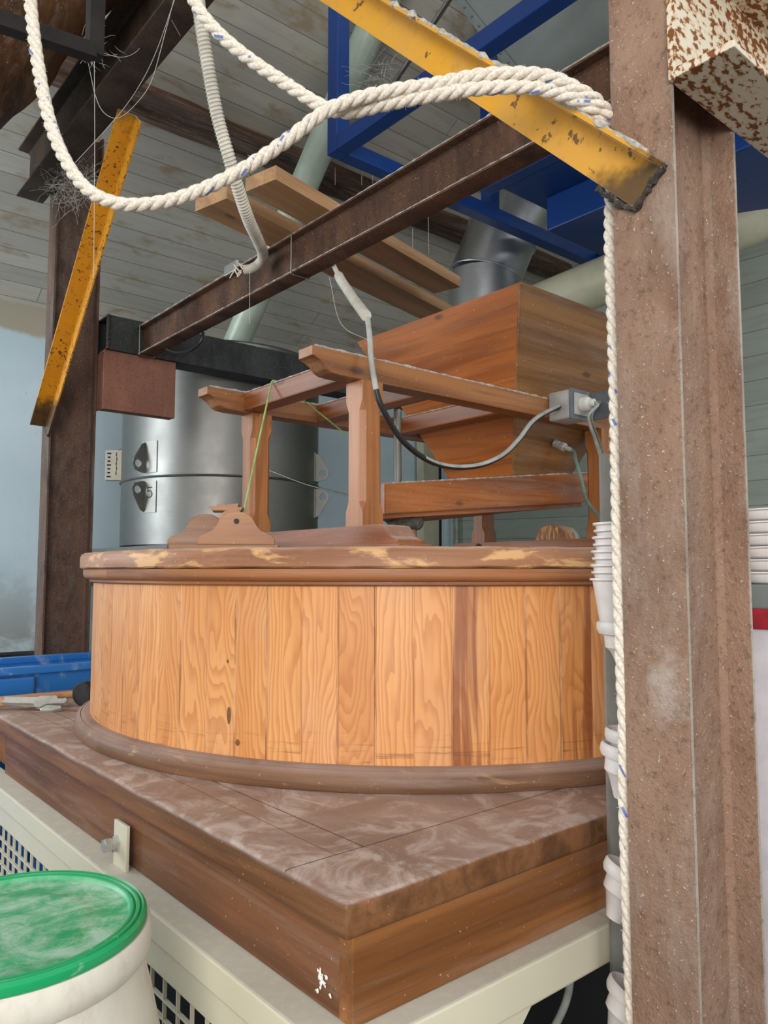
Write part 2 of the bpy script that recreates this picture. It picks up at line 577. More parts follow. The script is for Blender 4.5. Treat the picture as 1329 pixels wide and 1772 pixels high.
M['timber'] = wood('old_timber', (112, 76, 46), (58, 38, 24), 'y', 0.5, 0.3, film=0.25)
M['purlin'] = wood('roof_timber', (92, 62, 42), (52, 36, 26), 'x', 0.6, 0.5, film=0.3)
M['post'] = rusty('post_steel', (156, 126, 106), (124, 94, 76), (176, 160, 146), 0.7, 0.55, bump=0.6, smudge=(-0.013, 1.357))
M['column'] = rusty('column_steel', (104, 80, 66), (66, 48, 40), (140, 130, 120), 0.5, 0.4)
M['beam'] = rusty('beam_steel', (104, 72, 52), (60, 42, 34), (134, 98, 72), 0.55, 0.3, dust=0.8, bump=0.6)
M['header'] = rusty('header_steel', (78, 58, 44), (52, 38, 30), (112, 98, 84), 0.2, 0.25)
M['tube'] = rusty('black_tube_steel', (66, 70, 68), (46, 48, 48), (96, 98, 94), 0.4, 0.3, bump=0.15)
M['bracket'] = rusty('primer_steel', (150, 104, 86), (124, 82, 68), (160, 128, 112), 0.15, 0.2, bump=0.1)
M['angle_black'] = plain('black_angle_steel', (46, 42, 40), 0.6, 0.3)
M['weld'] = rusty('burnt_weld', (74, 66, 60), (38, 34, 32), (140, 132, 122), 0.4, 0.3, bump=0.6)
M['yellow'] = painted('yellow_paint', (222, 158, 30), (70, 46, 28), 0.70, 0.85, film=0.4, filmcol=(196, 130, 40), spot=34)
M['yellow2'] = painted('worn_yellow_paint', (214, 142, 22), (60, 40, 24), 0.625, 0.8, film=0.3, filmcol=(180, 116, 30), spot=95)
def lintel_mat():
    n = NT('rusty_cream_paint', 0.55, 0, 0.35)
    p = n.tc()
    cl = n.noise(n.scale(p, (7, 7, 7)), 1.0, 5, 0.6, 0.5)
    sp = n.noise(n.scale(p, (60, 110, 90)), 1.0, 4, 0.55)
    fi = n.noise(p, 190, 3, 0.6)
    c = n.mix(cl, (222, 214, 196), (206, 196, 172))
    m1 = n.step(n.math('ADD', sp, n.math('MULTIPLY', cl, 0.42)), 0.74, 0.80)
    c = n.mix(n.math('MULTIPLY', n.step(n.math('ADD', sp, n.math('MULTIPLY', cl, 0.42)), 0.66, 0.80), 0.6), c, (206, 152, 92))
    c = n.mix(m1, c, (124, 74, 36))
    c = n.mix(n.math('MULTIPLY', n.math('MULTIPLY', m1, n.step(fi, 0.5, 0.65)), 0.6), c, (84, 50, 28))
    n.col(c)
    n.bump(sp, 0.15, 0.002)
    return n.m
M['lintel'] = lintel_mat()
M['cream'] = painted('cream_paint', (214, 208, 184), (120, 104, 84), 0.78, 0.75, film=0.2, filmcol=(200, 190, 166), rough_=0.36)
M['blue'] = painted('blue_paint', (17, 58, 126), (110, 116, 130), 0.72, 0.55, film=0.25, filmcol=(26, 72, 146), rough_=0.35, chipamt=0.6)
M['steel'] = brushed('stainless_steel', (132, 131, 127), 0.34)
M['steel_dark'] = brushed('dull_steel', (150, 148, 142), 0.4)
M['galv'] = brushed('galvanised_steel', (196, 198, 200), 0.3, 0.35, (8, 8, 20))
M['sheet'] = plain('grey_sheet_metal', (128, 134, 130), 0.5, 0.2, var=0.05, nscale=4)
M['green_pipe'] = plain('pale_green_paint', (176, 190, 172), 0.35, 0, 0.5, 0.06, 5)
M['cream_pipe'] = plain('cream_duct_paint', (190, 188, 164), 0.45, 0, 0.4, 0.06, 5)
M['conduit'] = plain('white_conduit_plastic', (212, 206, 192), 0.55, var=0.06)
M['cable_grey'] = plain('grey_cable', (176, 178, 170), 0.5, var=0.1)
M['cable_black'] = plain('black_cable', (36, 36, 36), 0.4, var=0.1)
M['cable_teal'] = plain('green_grey_cable', (116, 142, 130), 0.5, var=0.1)
M['cord'] = plain('green_cord', (158, 196, 120), 0.6, var=0.1)
M['socket_light'] = plain('light_grey_plastic', (184, 184, 180), 0.45, var=0.06)
M['socket_dark'] = plain('dark_grey_plastic', (112, 118, 124), 0.45, var=0.08)
M['plug'] = plain('white_plug_plastic', (232, 230, 222), 0.35, var=0.04)
M['cup'] = plain('white_cup_plastic', (232, 226, 222), 0.4, var=0.04, sub=0.25)
M['rack'] = plain('grey_rack_steel', (150, 150, 144), 0.45, 0.2, var=0.05)
M['rubber'] = plain('black_rubber', (44, 44, 46), 0.75, var=0.15, nscale=60)
M['handle'] = wood('mallet_handle_wood', (206, 158, 102), (170, 116, 66), 'x', 1.0, 0.3)
M['chrome'] = brushed('wrench_steel', (176, 176, 170), 0.3)
M['cloth'] = plain('grey_cloth', (122, 118, 112), 0.95, 0, 0.1, 0.2, 60)
M['tan'] = plain('tan_sleeve', (158, 124, 98), 0.8, var=0.12)
M['web'] = plain('cobweb_silk', (206, 204, 196), 0.9, 0, 0.1, 0.02)
M['carton'] = plain('carton_card', (206, 196, 174), 0.8, var=0.04)
M['ink'] = plain('dark_blue_ink', (34, 42, 76), 0.8, var=0.05)
M['red'] = plain('red_plastic', (168, 36, 50), 0.45)
def yellow_mat(name, base, fade, chipcol, spot, thr, soot):
    n = NT(name, 0.45, 0, 0.4)
    p = n.tc()
    a = n.noise(n.scale(p, (9, 9, 9)), 1.0, 5, 0.65)
    c = n.mix(n.math('MULTIPLY', n.step(a, 0.35, 0.7), 0.65), base, fade)
    b = n.noise(p, 40, 4, 0.6)
    c = n.mix(n.math('MULTIPLY', n.step(b, 0.5, 0.75), 0.35), c, tuple(int(q * 0.8) for q in base))
    ch = n.noise(p, spot, 4, 0.6)
    w = n.noise(p, 7, 3, 0.5)
    m = n.step(n.math('ADD', ch, n.math('MULTIPLY', w, 0.3)), thr, thr + 0.04)
    c = n.mix(n.math('MULTIPLY', m, 0.9), c, chipcol)
    z = n.math('ADD', n.xyz(p)[2], n.math('MULTIPLY', n.math('SUBTRACT', n.noise(p, 28, 4, 0.6), 0.5), 0.08))
    st = n.step(z, soot[0], soot[0] - 0.045)
    if len(soot) > 1: st = n.math('MAXIMUM', st, n.step(z, soot[1] - 0.03, soot[1] + 0.03))
    c = n.mix(n.math('MULTIPLY', st, 0.88), c, (54, 44, 36))
    du = n.math('MULTIPLY', n.up(0.3, 0.8), n.step(n.noise(p, 60, 4, 0.6), 0.2, 0.6))
    c = n.mix(n.math('MULTIPLY', du, 0.8), c, (200, 192, 180))
    n.col(c)
    n.bump(ch, 0.08, 0.002)
    return n.m
M['yellow'] = yellow_mat('yellow_paint', (214, 154, 40), (200, 150, 74), (92, 66, 44), 34, 0.795, (0.035,))
M['yellow2'] = yellow_mat('worn_yellow_paint', (206, 142, 28), (190, 126, 40), (64, 42, 26), 95, 0.735, (0.10, 0.865))
M['lilac'] = plain('pale_lilac_plastic', (206, 200, 206), 0.5, var=0.04)
M['dark_void'] = plain('black_shade', (20, 24, 22), 0.6, var=0.1)  # near-black colour standing in for deep shade inside the frame
M['strip_blue'] = plain('pale_blue_strip', (196, 216, 232), 0.4, var=0.1)
M['dust'] = plain('settled_dust', (196, 188, 178), 0.95, 0, 0.1, 0.15, 90)
M['scuff'] = rusty('scuffed_steel', (176, 168, 156), (138, 122, 108), (206, 200, 190), 0.6, 0.5)
M['engrave'] = plain('engraving', (60, 60, 58), 0.6)

def bin_mat():
    n = NT('blue_bin_plastic', 0.4, 0, 0.4)
    p = n.tc()
    c = n.mix(n.noise(p, 6, 4), (44, 124, 204), (36, 108, 186))
    a = n.noise(n.scale(p, (12, 12, 9)), 1.0, 6, 0.7, 1.0)
    c = n.mix(n.math('MULTIPLY', n.step(a, 0.52, 0.75), 0.6), c, (168, 190, 214))
    c = n.mix(n.math('MULTIPLY', n.up(), 0.45), c, (110, 140, 172))
    n.col(c)
    return n.m
M['zinc'] = plain('zinc_plated_steel', (206, 206, 200), 0.35, 0.55, 0.5, 0.08)
M['bin'] = bin_mat()

def lid_mat():
    n = NT('green_lid_plastic', 0.4, 0, 0.45)
    p = n.tc()
    c = n.mix(n.noise(p, 8, 3), (26, 164, 100), (18, 148, 88))
    a = n.noise(n.scale(p, (7, 7, 0.5)), 1.0, 8, 0.7, 1.4)
    b = n.noise(n.scale(p, (34, 34, 34)), 1.0, 6, 0.7, 0.8)
    x, y, z = n.xyz(p)
    r = n.math('SQRT', n.math('ADD', n.math('MULTIPLY', x, x), n.math('MULTIPLY', y, y)))
    inner = n.step(r, 0.152, 0.138)
    c = n.mix(n.math('MULTIPLY', n.math('MULTIPLY', n.step(n.math('ADD', n.math('MULTIPLY', a, 0.7), n.math('MULTIPLY', b, 0.35)), 0.40, 0.64), inner), 0.85), c, (176, 208, 186))
    c = n.mix(n.math('MULTIPLY', n.step(b, 0.6, 0.75), 0.45), c, (210, 214, 204))
    n.col(c)
    n.bump(b, 0.1, 0.002)
    return n.m
M['lid'] = lid_mat()
def barrel_mat():
    n = NT('white_barrel_plastic', 0.45, 0, 0.4)
    p = n.tc()
    a = n.noise(n.scale(p, (5, 5, 3)), 1.0, 6, 0.65)
    c = n.mix(n.step(a, 0.3, 0.7), (222, 216, 200), (206, 200, 190))
    b = n.noise(n.scale(p, (20, 20, 12)), 1.0, 6, 0.7)
    c = n.mix(n.math('MULTIPLY', n.step(b, 0.5, 0.75), 0.4), c, (176, 154, 126))
    n.col(c)
    n.b.inputs['Subsurface Weight'].default_value = 0.15
    n.b.inputs['Subsurface Radius'].default_value = (0.01, 0.01, 0.01)
    return n.m
M['barrel'] = barrel_mat()

def rope_mat():
    n = NT('rope_yarn', 0.9, 0, 0.1)
    uvm = n.tc('UV')
    x, y, _ = n.xyz(uvm)
    fib = n.noise(n.scale(uvm, (260, 9, 1)), 1.0, 3, 0.6)
    c = n.mix(n.step(fib, 0.3, 0.7), (236, 228, 214), (206, 194, 178))
    st = n.new('ShaderNodeAttribute', attribute_name='strand').outputs['Fac']
    blue = n.math('MULTIPLY', n.step(st, 0.6, 0.7), n.math('MULTIPLY', n.step(n.math('ABSOLUTE', n.math('SUBTRACT', y, 0.5)), 0.075, 0.045), n.step(n.noise(n.scale(uvm, (62, 0, 1)), 1.0, 1), 0.49, 0.53)))
    c = n.mix(n.math('MULTIPLY', blue, 0.85), c, (74, 104, 182))
    n.col(c)
    n.bump(fib, 0.5, 0.002)
    return n.m
M['rope'] = rope_mat()
M['fibre'] = plain('rope_fibre', (240, 230, 210), 0.9, var=0.02)

def plaster_mat():
    n = NT('blue_white_plaster', 0.85, 0, 0.2)
    p = n.pos()
    a = n.noise(p, 1.6, 6, 0.6)
    c = n.mix(n.step(a, 0.3, 0.7), (206, 224, 232), (192, 212, 220))
    z = n.xyz(p)[2]
    st = n.noise(n.scale(p, (2.2, 2.2, 3.0)), 1.0, 6, 0.65, 0.6)
    low = n.step(z, 1.7, 1.1)
    c = n.mix(n.math('MULTIPLY', n.math('MULTIPLY', n.step(st, 0.42, 0.62), low), 0.7), c, (128, 122, 112))
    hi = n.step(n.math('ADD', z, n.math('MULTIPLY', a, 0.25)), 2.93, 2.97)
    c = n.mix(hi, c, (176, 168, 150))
    s = n.noise(p, 30, 4, 0.7)
    c = n.mix(n.math('MULTIPLY', n.step(s, 0.66, 0.72), 0.25), c, (120, 126, 126))
    n.col(c)
    n.bump(n.noise(p, 12, 5, 0.6), 0.1, 0.01)
    return n.m
M['plaster'] = plaster_mat()

def planks_mat(name, c1, c2, dark, rowh, width, stain, stainamt):
    n = NT(name, 0.8, 0, 0.2)
    uvm = n.tc('UV')
    br = n.new('ShaderNodeTexBrick', offset=0.37, offset_frequency=2)
    n.put(br.inputs['Vector'], uvm)
    br.inputs['Scale'].default_value = 1.0
    br.inputs['Mortar Size'].default_value = 0.002
    br.inputs['Brick Width'].default_value = width
    br.inputs['Row Height'].default_value = rowh
    br.inputs['Color1'].default_value = lin(c1)
    br.inputs['Color2'].default_value = lin(c2)
    br.inputs['Mortar'].default_value = lin(dark)
    c = br.outputs['Color']
    g = n.noise(n.scale(uvm, (1.6, 30, 1)), 1.0, 5, 0.65, 0.5)
    c = n.mix(n.math('MULTIPLY', n.step(g, 0.42, 0.72), 0.3), c, tuple(int(q * 0.8) for q in c2))
    kn = n.noise(n.scale(uvm, (4.2, 9, 1)), 1.0, 4, 0.6, 0.3)
    c = n.mix(n.math('MULTIPLY', n.step(kn, 0.52, 0.70), stainamt), c, stain)
    n.col(c)
    n.bump(br.outputs['Fac'], -0.3, 0.004)
    return n.m
M['ceiling'] = planks_mat('whitewashed_planks', (200, 195, 182), (176, 171, 159), (124, 117, 106), 0.105, 2.6, (158, 134, 102), 0.75)
M['siding'] = planks_mat('green_grey_boards', (176, 184, 172), (168, 176, 164), (112, 118, 108), 0.14, 4.0, (150, 150, 136), 0.3)
M['floor'] = plain('concrete_floor', (70, 67, 62), 0.85, var=0.12, nscale=6)

# ---------------------------------------------------------------- room shell
def quad_uv(name, pts, uvs, m, thick, kind='structure'):
    bm = bmesh.new()
    n = (pts[1] - pts[0]).cross(pts[3] - pts[0]).normalized()
    uvl = bm.loops.layers.uv.verify()
    a = [bm.verts.new(p) for p in pts]
    b = [bm.verts.new(p - n * thick) for p in pts]
    f = bm.faces.new(a)
    for lp, c in zip(f.loops, uvs): lp[uvl].uv = c
    g = bm.faces.new(b[::-1])
    for lp, c in zip(g.loops, uvs[::-1]): lp[uvl].uv = c
    for i in range(4):
        j = (i + 1) % 4
        f = bm.faces.new([a[i], b[i], b[j], a[j]])
        for lp in f.loops: lp[uvl].uv = uvs[i]
    o = obj(name, bm, m)
    o['kind'] = kind
    return o

WV, WU = 4.4, 4.45           # back wall (v) and boarded side wall (u)
ROOF0, SLOPE = 3.05, math.tan(math.radians(30))
def roof_z(v): return ROOF0 + (WV - v) * SLOPE
quad_uv('floor', [W(-4, -3.2, 0), W(WU, -3.2, 0), W(WU, WV, 0), W(-4, WV, 0)], [(0, 0), (8, 0), (8, 7), (0, 7)], M['floor'], 0.1)
quad_uv('wall_back', [W(-4, WV, 0), W(WU, WV, 0), W(WU, WV, ROOF0 + 0.05), W(-4, WV, ROOF0 + 0.05)], [(0, 0), (8, 0), (8, 3), (0, 3)], M['plaster'], 0.2)
quad_uv('wall_right', [W(WU, WV, 0), W(WU, 0.2, 0), W(WU, 0.2, roof_z(0.2) + .1), W(WU, WV, ROOF0 + .1)], [(0, 0), (4, 0), (4, 5.4), (0, 3)], M['siding'], 0.15)
vE = 0.2
quad_uv('ceiling', [W(-4, WV + 0.1, roof_z(WV + 0.1)), W(WU + .15, WV + 0.1, roof_z(WV + 0.1)), W(WU + .15, vE, roof_z(vE)), W(-4, vE, roof_z(vE))],
        [(0, 0), (8.6, 0), (8.6, 5), (0, 5)], M['ceiling'], -0.08)

# roof purlin lying under the boards
def roof_hit(px, py):
    n = (Z + V * SLOPE).normalized()
    return plane_hit(px, py, n, (W(0, WV, ROOF0)).dot(n))
ph = roof_hit(400, 225)
vp = ph.dot(V)
tb = bmesh.new()
N_ = 60
rings = []
for k in range(N_ + 1):
    u_ = -3.9 + (WU + 3.85) * k / N_
    zt = roof_z(vp)
    c = W(u_, vp - 0.07, zt - 0.085)
    ring = []
    for j in range(10):
        a = 2 * PI * j / 10
        d = V * math.cos(a) * 0.075 + Z * math.sin(a) * 0.08
        nn = mnoise.noise(Vector((u_ * 3, math.cos(a) * 1.5, math.sin(a) * 1.5)))
        ring.append(tb.verts.new(c + d * (1 + 0.22 * nn)))
    rings.append(ring)
for A, B in zip(rings, rings[1:]):
    for j in range(10):
        tb.faces.new([A[j], A[(j + 1) % 10], B[(j + 1) % 10], B[j]])
tb.faces.new(rings[0]); tb.faces.new(rings[-1][::-1])
pur = obj('roof_purlin', tb, M['purlin'], None, True, 'rough dark timber running along under the whitewashed plank ceiling', 'beam')
bm = bmesh.new()
prev = None
for k in range(61):
    u_ = 0.2 + 2.2 * k / 60
    w_ = 0.035 + 0.03 * mnoise.noise(Vector((u_ * 5, 3, 1)))
    zb = roof_z(vp + 0.0)
    p = [W(u_, vp - 0.130, roof_z(vp - 0.130) - 0.03), W(u_, vp - 0.145 - w_, roof_z(vp - 0.145 - w_) - 0.006)]
    vs = [bm.verts.new(p[0]), bm.verts.new(p[1]), bm.verts.new(p[1] + Z * 0.004), bm.verts.new(p[0] + Z * 0.004)]
    if prev:
        for j in range(4):
            bm.faces.new([prev[j], prev[(j + 1) % 4], vs[(j + 1) % 4], vs[j]])
    prev = vs
obj('pale_strip', bm, M['strip_blue'], pur, label='pale blue strip above the timber')  # narrow pale blue strip along the near upper edge of the timber
# ---------------------------------------------------------------- millstone casing on its plinth
UC, VC = 1.537, 1.712
DC = W(UC, VC, 0)
ZS = 1.109
def ringdir(a): return U * math.cos(a) + V * math.sin(a)

base = thing('mill_base', 'dark brown square wooden plinth under the round millstone casing, dusted with flour', 'plinth', W(UC, VC, 0.955))
H_ = 0.963
bm = bmesh.new()
box_uv(bm, UC - H_, UC + H_, VC - H_, VC + H_, ZS - 0.046, ZS, 0.009, 3)
bmesh.ops.subdivide_edges(bm, edges=[e for e in bm.edges if e.calc_length() > 1], cuts=40, use_grid_fill=True)
for v in bm.verts:
    dn = mnoise.noise(v.co * 14)
    e = min(abs(v.co.dot(U) - (UC - H_)), abs(v.co.dot(V) - (VC - H_)))
    if e < 0.012 and v.co.z > ZS - 0.012:
        v.co.z -= 0.004 * max(0, dn + 0.2)
obj('tabletop', bm, M['slab'], base, True)
bm = bmesh.new()
box_uv(bm, UC - H_ + 0.02, UC - H_ + 0.045, VC - H_ + 0.0405, 2.30, 0.955, ZS - 0.046, 0.001, 1)
obj('side_fascia', bm, M['fascia_l'], base)
bm = bmesh.new()
box_uv(bm, UC - H_ + 0.02, UC + H_ - 0.04, VC - H_ + 0.012, VC - H_ + 0.04, 0.955, ZS - 0.046, 0.001, 1)
obj('front_fascia', bm, M['fascia_r'], base)
bm = bmesh.new()
box_uv(bm, UC - H_ + 0.045, UC + H_ - 0.05, VC - H_ + 0.041, 2.6, 0.956, ZS - 0.05)
obj('core', bm, M['fascia_r'], base)
# white flour splash on the corner board
bm = bmesh.new()
sp = on_u(556, 1694, UC - H_ + 0.0195)
for k in range(34):
    a, r_ = random.uniform(0, 2 * PI), abs(random.gauss(0, 0.007))
    c = sp + V * math.cos(a) * r_ * 1.3 + Z * math.sin(a) * r_ * 1.3
    m_ = 7
    q = random.uniform(0.001, 0.0035)
    vs = [bm.verts.new(c + (V * math.cos(2 * PI * j / m_) + Z * math.sin(2 * PI * j / m_)) * q * random.uniform(0.7, 1.3) - U * random.uniform(0.0004, 0.0012)) for j in range(m_)]
    top = bm.verts.new(c - U * 0.0022)
    for j in range(m_): bm.faces.new([vs[j], vs[(j + 1) % m_], top])
obj('flour_splash', bm, M['plug'], base, label='white dried flour splash')

drum = thing('millstone_casing', 'big round wooden drum of orange pine staves between dark turned rims', 'millstone casing', W(UC, VC, ZS))
# plinth ring
bm = bmesh.new()
lathe(bm, [(0.84, ZS), (0.9095, ZS + 0.0005), (0.911, ZS + 0.003), (0.911, ZS + 0.012), (0.9095, ZS + 0.022), (0.905, ZS + 0.031), (0.897, ZS + 0.0355), (0.8955, ZS + 0.034),
           (0.894, ZS + 0.036), (0.885, ZS + 0.040), (0.84, ZS + 0.041), (0.84, ZS)], DC, 160)
obj('plinth_ring', bm, M['ring'], drum, True)
# staves, the gaps between them modelled as grooves
R_ = 0.874
NPL = 78
z0, z1 = ZS + 0.039, 1.480
bm = bmesh.new()
uvl = bm.loops.layers.uv.verify()
bm.faces.layers.float.new('plank')
bm.faces.layers.float.new('groove')
bm.faces.layers.float.new('heart')
pl_layer = bm.faces.layers.float['plank']
gr_layer = bm.faces.layers.float['groove']
ht_layer = bm.faces.layers.float['heart']
cols = []
PHI0 = math.atan2(-1, 0)  # start angle in plan (world), stave joints as photographed
st0 = math.atan2(-math.cos(-0.98298631), math.sin(-0.98298631))
for i in range(NPL):
    a0 = st0 + 2 * PI * i / NPL
    w = 2 * PI / NPL
    rr = random.random()
    prof = [(0.0, R_ - 0.0016), (0.012, R_ - 0.0016), (0.03, R_ + 0.0), (0.25, R_), (0.5, R_), (0.75, R_), (0.965, R_), (0.985, R_ - 0.0016), (1.0, R_ - 0.0016)]
    zs = [z0, z0 + (z1 - z0) * 0.5, z1]
    grid = [[bm.verts.new(Vector((DC.x, DC.y, z)) + Vector((math.cos(a0 + w * t), math.sin(a0 + w * t), 0)) * r) for t, r in prof] for z in zs]
    for zi in range(2):
        for k in range(len(prof) - 1):
            f = bm.faces.new([grid[zi][k], grid[zi][k + 1], grid[zi + 1][k + 1], grid[zi + 1][k]])
            f[pl_layer] = rr
            f[gr_layer] = 1.0 if k in (0, 1, 6, 7) and (k in (0, 7) or rr > 0.5) else 0.0
            f[ht_layer] = 1.0 if i in (13, 16, 30, 44, 61) else 0.0
            for lp, (t, z) in zip(f.loops, ((prof[k][0], zs[zi]), (prof[k + 1][0], zs[zi]), (prof[k + 1][0], zs[zi + 1]), (prof[k][0], zs[zi + 1]))):
                lp[uvl].uv = (t * 0.0704 + i * 0.31, z - z0)
obj('stave_wall', bm, M['stave'], drum)
bm = bmesh.new()
lathe(bm, [(0.84, 1.474), (0.880, 1.474), (0.884, 1.477), (0.884, 1.482), (0.892, 1.484), (0.898, 1.488), (0.9, 1.494), (0.9, 1.5065), (0.84, 1.5065)], DC, 160)
obj('lower_rim', bm, M['rim_low'], drum, True)
bm = bmesh.new()
lathe(bm, [(0.10, 1.5075), (0.9035, 1.5075), (0.9075, 1.511), (0.908, 1.535), (0.905, 1.5425), (0.897, 1.547), (0.10, 1.548), (0.10, 1.5075)], DC, 200)
for v in bm.verts:
    r = (v.co.xy - DC.xy).length
    if r > 0.89:
        v.co.z += 0.002 * mnoise.noise(v.co * 18)
        d = Vector((v.co.x - DC.x, v.co.y - DC.y, 0)).normalized()
        v.co += d * 0.0022 * mnoise.noise(v.co * 26)
obj('upper_rim', bm, M['rim'], drum, True, label='worn and chipped upper rim')
ZD = 1.548
# dark knots and burn marks on single staves
def stave_mark(px, py, w, h):
    bm = bmesh.new()
    r = ray(px, py)
    d = Vector((r.x, r.y, 0)); o_ = Vector((-DC.x, -DC.y, 0))
    A, B, C_ = d.dot(d), 2 * d.dot(o_), o_.dot(o_) - (R_ + 0.0006) ** 2
    t = (-B - math.sqrt(B * B - 4 * A * C_)) / (2 * A)
    p = EYEP + r * t
    nrm = Vector((p.x - DC.x, p.y - DC.y, 0)).normalized()
    s = Z.cross(nrm)
    c = bm.verts.new(p + nrm * 0.0006)
    vs = [bm.verts.new(p + s * math.cos(a) * w * (1 + 0.25 * mnoise.noise(Vector((px, a * 2, 0)))) + Z * math.sin(a) * h * (1 + 0.25 * mnoise.noise(Vector((py, a * 2, 1))))) for a in [2 * PI * k / 20 for k in range(20)]]
    for k in range(20): bm.faces.new([c, vs[k], vs[(k + 1) % 20]])
    return bm
nk = NT('knot_wood', 0.5); nk.col(nk.mix(nk.noise(nk.tc(), 120, 4, 0.7), (96, 62, 36), (138, 96, 56)))
M['knot'] = nk.m
for px, py, w, h in ((396, 1238, 0.0045, 0.017), (411, 1285, 0.005, 0.006), (394, 1144, 0.0025, 0.004)):
    obj('knot', stave_mark(px, py, w, h), M['knot'], drum, label='dark knot in a stave')

# ---------------------------------------------------------------- cream steel frame under the plinth
fr = thing('machine_frame', 'cream painted steel frame with mesh guards carrying the wooden plinth', 'frame', W(UC, VC, 0))
ZF = 0.954
FU, FV = 0.545, 0.724
bm = bmesh.new()
box_uv(bm, FU, FU + 0.06, FV, 2.68, ZF - 0.046, ZF, 0.004)
obj('side_rail', bm, M['cream'], fr)
bm = bmesh.new()
box_uv(bm, FU + 0.06, 2.5, FV, FV + 0.06, ZF - 0.058, ZF, 0.004)
obj('front_rail', bm, M['cream'], fr)
bm = bmesh.new()
box_uv(bm, FU + 0.002, FU + 0.085, FV + 0.002, FV + 0.09, 0, ZF - 0.05, 0.004)
obj('leg', bm, M['cream'], fr)
bm = bmesh.new()
box_uv(bm, FU + 0.002, FU + 0.085, 2.58, 2.67, 0, ZF - 0.05, 0.004)
obj('leg', bm, M['cream'], fr)
bm = bmesh.new()
box_uv(bm, 2.41, 2.495, FV + 0.002, FV + 0.09, 0, ZF - 0.06, 0.004)
obj('leg', bm, M['cream'], fr)
# corner gusset under the front rail
bm = bmesh.new()
prism(bm, [(0, 0), (0.26, 0), (0.205, -0.05), (0.0, -0.30)], W(FU + 0.08, FV + 0.003, ZF - 0.058), W(FU + 0.08, FV + 0.012, ZF - 0.058), U, Z)
obj('gusset', bm, M['cream'], fr)
bm = bmesh.new()
bar(bm, W(FU + 0.17, FV + 0.001, ZF - 0.19), W(FU + 0.255, FV + 0.001, ZF - 0.075), 0.012, 0.01, V, 0.002)
obj('weld_seam', bm, M['cream'], fr)
# guard panel with rectangular mesh
GU = FU + 0.012
zt, zb, va, vb = ZF - 0.05, 0.30, FV + 0.10, 2.57
bm = bmesh.new()
bw = 0.05
box_uv(bm, GU, GU + 0.012, va, vb, zt - bw, zt, 0.002)
box_uv(bm, GU, GU + 0.012, va, vb, zb, zb + bw, 0.002)
for c in (va, (va + vb) / 2 - bw / 2, vb - bw):
    box_uv(bm, GU, GU + 0.012, c, c + bw, zb + bw, zt - bw, 0.0)
pan = obj('guard_panel', bm, M['cream'], fr)
bm = bmesh.new()
q = va + bw
while q < vb - bw:
    bar(bm, W(GU + 0.006, q, zb + bw), W(GU + 0.006, q, zt - bw), 0.003, 0.006, U)
    q += 0.048
z = zt - bw - 0.036
while z > zb + bw:
    bar(bm, W(GU + 0.006, va + bw, z), W(GU + 0.006, vb - bw, z), 0.006, 0.004, Z)
    z -= 0.030
obj('mesh', bm, M['cream'], pan)
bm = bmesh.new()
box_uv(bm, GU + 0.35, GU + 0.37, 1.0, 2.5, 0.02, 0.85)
obj('shade_sheet', bm, M['dark_void'], fr)  # added black sheet for the darkness behind the mesh guard
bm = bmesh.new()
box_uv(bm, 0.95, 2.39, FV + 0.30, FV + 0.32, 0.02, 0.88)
obj('shade_sheet', bm, M['dark_void'], fr)  # added black sheet that paints the shade below the front rail
# clamp tab with bolt on the side rail
bc = on_u(207, 1450, FU + 0.032)
bm = bmesh.new()
vt = bc.dot(V)
box_uv(bm, FU + 0.030, FU + 0.037, vt - 0.036, vt + 0.024, ZF - 0.001, 1.035, 0.0015)
tab = obj('clamp_tab', bm, M['cream'], fr)
bm = bmesh.new()
b0 = W(FU + 0.030, vt + 0.006, 0.995)
lathe(bm, [(0, 0), (0.016, 0), (0.016, 0.004), (0.0105, 0.005), (0.0105, 0.012), (0.012, 0.012), (0.013, 0.014), (0.013, 0.024), (0.012, 0.026), (0, 0.026)], b0, 6, -U)
obj('bolt', bm, M['zinc'], tab, label='bright hexagon bolt')

# ---------------------------------------------------------------- hopper stand (the mill horse)
V1, V2 = 1.420, 1.920
U1, U2 = 1.139, 2.103
RW = 0.056
ZR0, ZR1 = 1.952, 2.008
st = thing('hopper_stand', 'varnished wooden trestle with cyma cut rail ends standing on the drum', 'stand', W((U1 + U2) / 2, (V1 + V2) / 2, ZD))
def cyma_outline(L0, L1, h):
    """Side outline of a rail from L0 to L1 whose undersides curve up to thin ends."""
    end = [(0, h), (0, h * 0.60), (0.012, h * 0.57), (0.024, h * 0.47), (0.032, h * 0.32), (0.040, h * 0.14), (0.054, h * 0.03), (0.075, 0)]
    a = [(L0 + x, z) for x, z in end]
    b = [(L1 - x, z) for x, z in end][::-1]
    return a + b
def rail_u(v, ua, ub, m):
    bm = bmesh.new()
    prism(bm, cyma_outline(ua, ub, ZR1 - ZR0), W(0, v - RW / 2, ZR0), W(0, v + RW / 2, ZR0), U, Z, 0.0018)
    return bm
obj('long_rail', rail_u(V1, U1 - 0.172, U2 + 0.16, 0), M['horse_x'], st)
obj('long_rail', rail_u(V2, U1 - 0.172, U2 + 0.16, 0), M['horse_x'], st)
def cross(u, w=RW, z0_=ZR0 + 0.002, z1_=ZR1 - 0.003):
    bm = bmesh.new()
    box_uv(bm, u - w / 2, u + w / 2, V1 + RW / 2 + 0.0005, V2 - RW / 2 - 0.0005, z0_, z1_, 0.004)
    return bm
for uu in (U1 - 0.03, 1.36, 1.68, U2):
    obj('cross_rail', cross(uu), M['horse_y'], st)
LG = 0.064
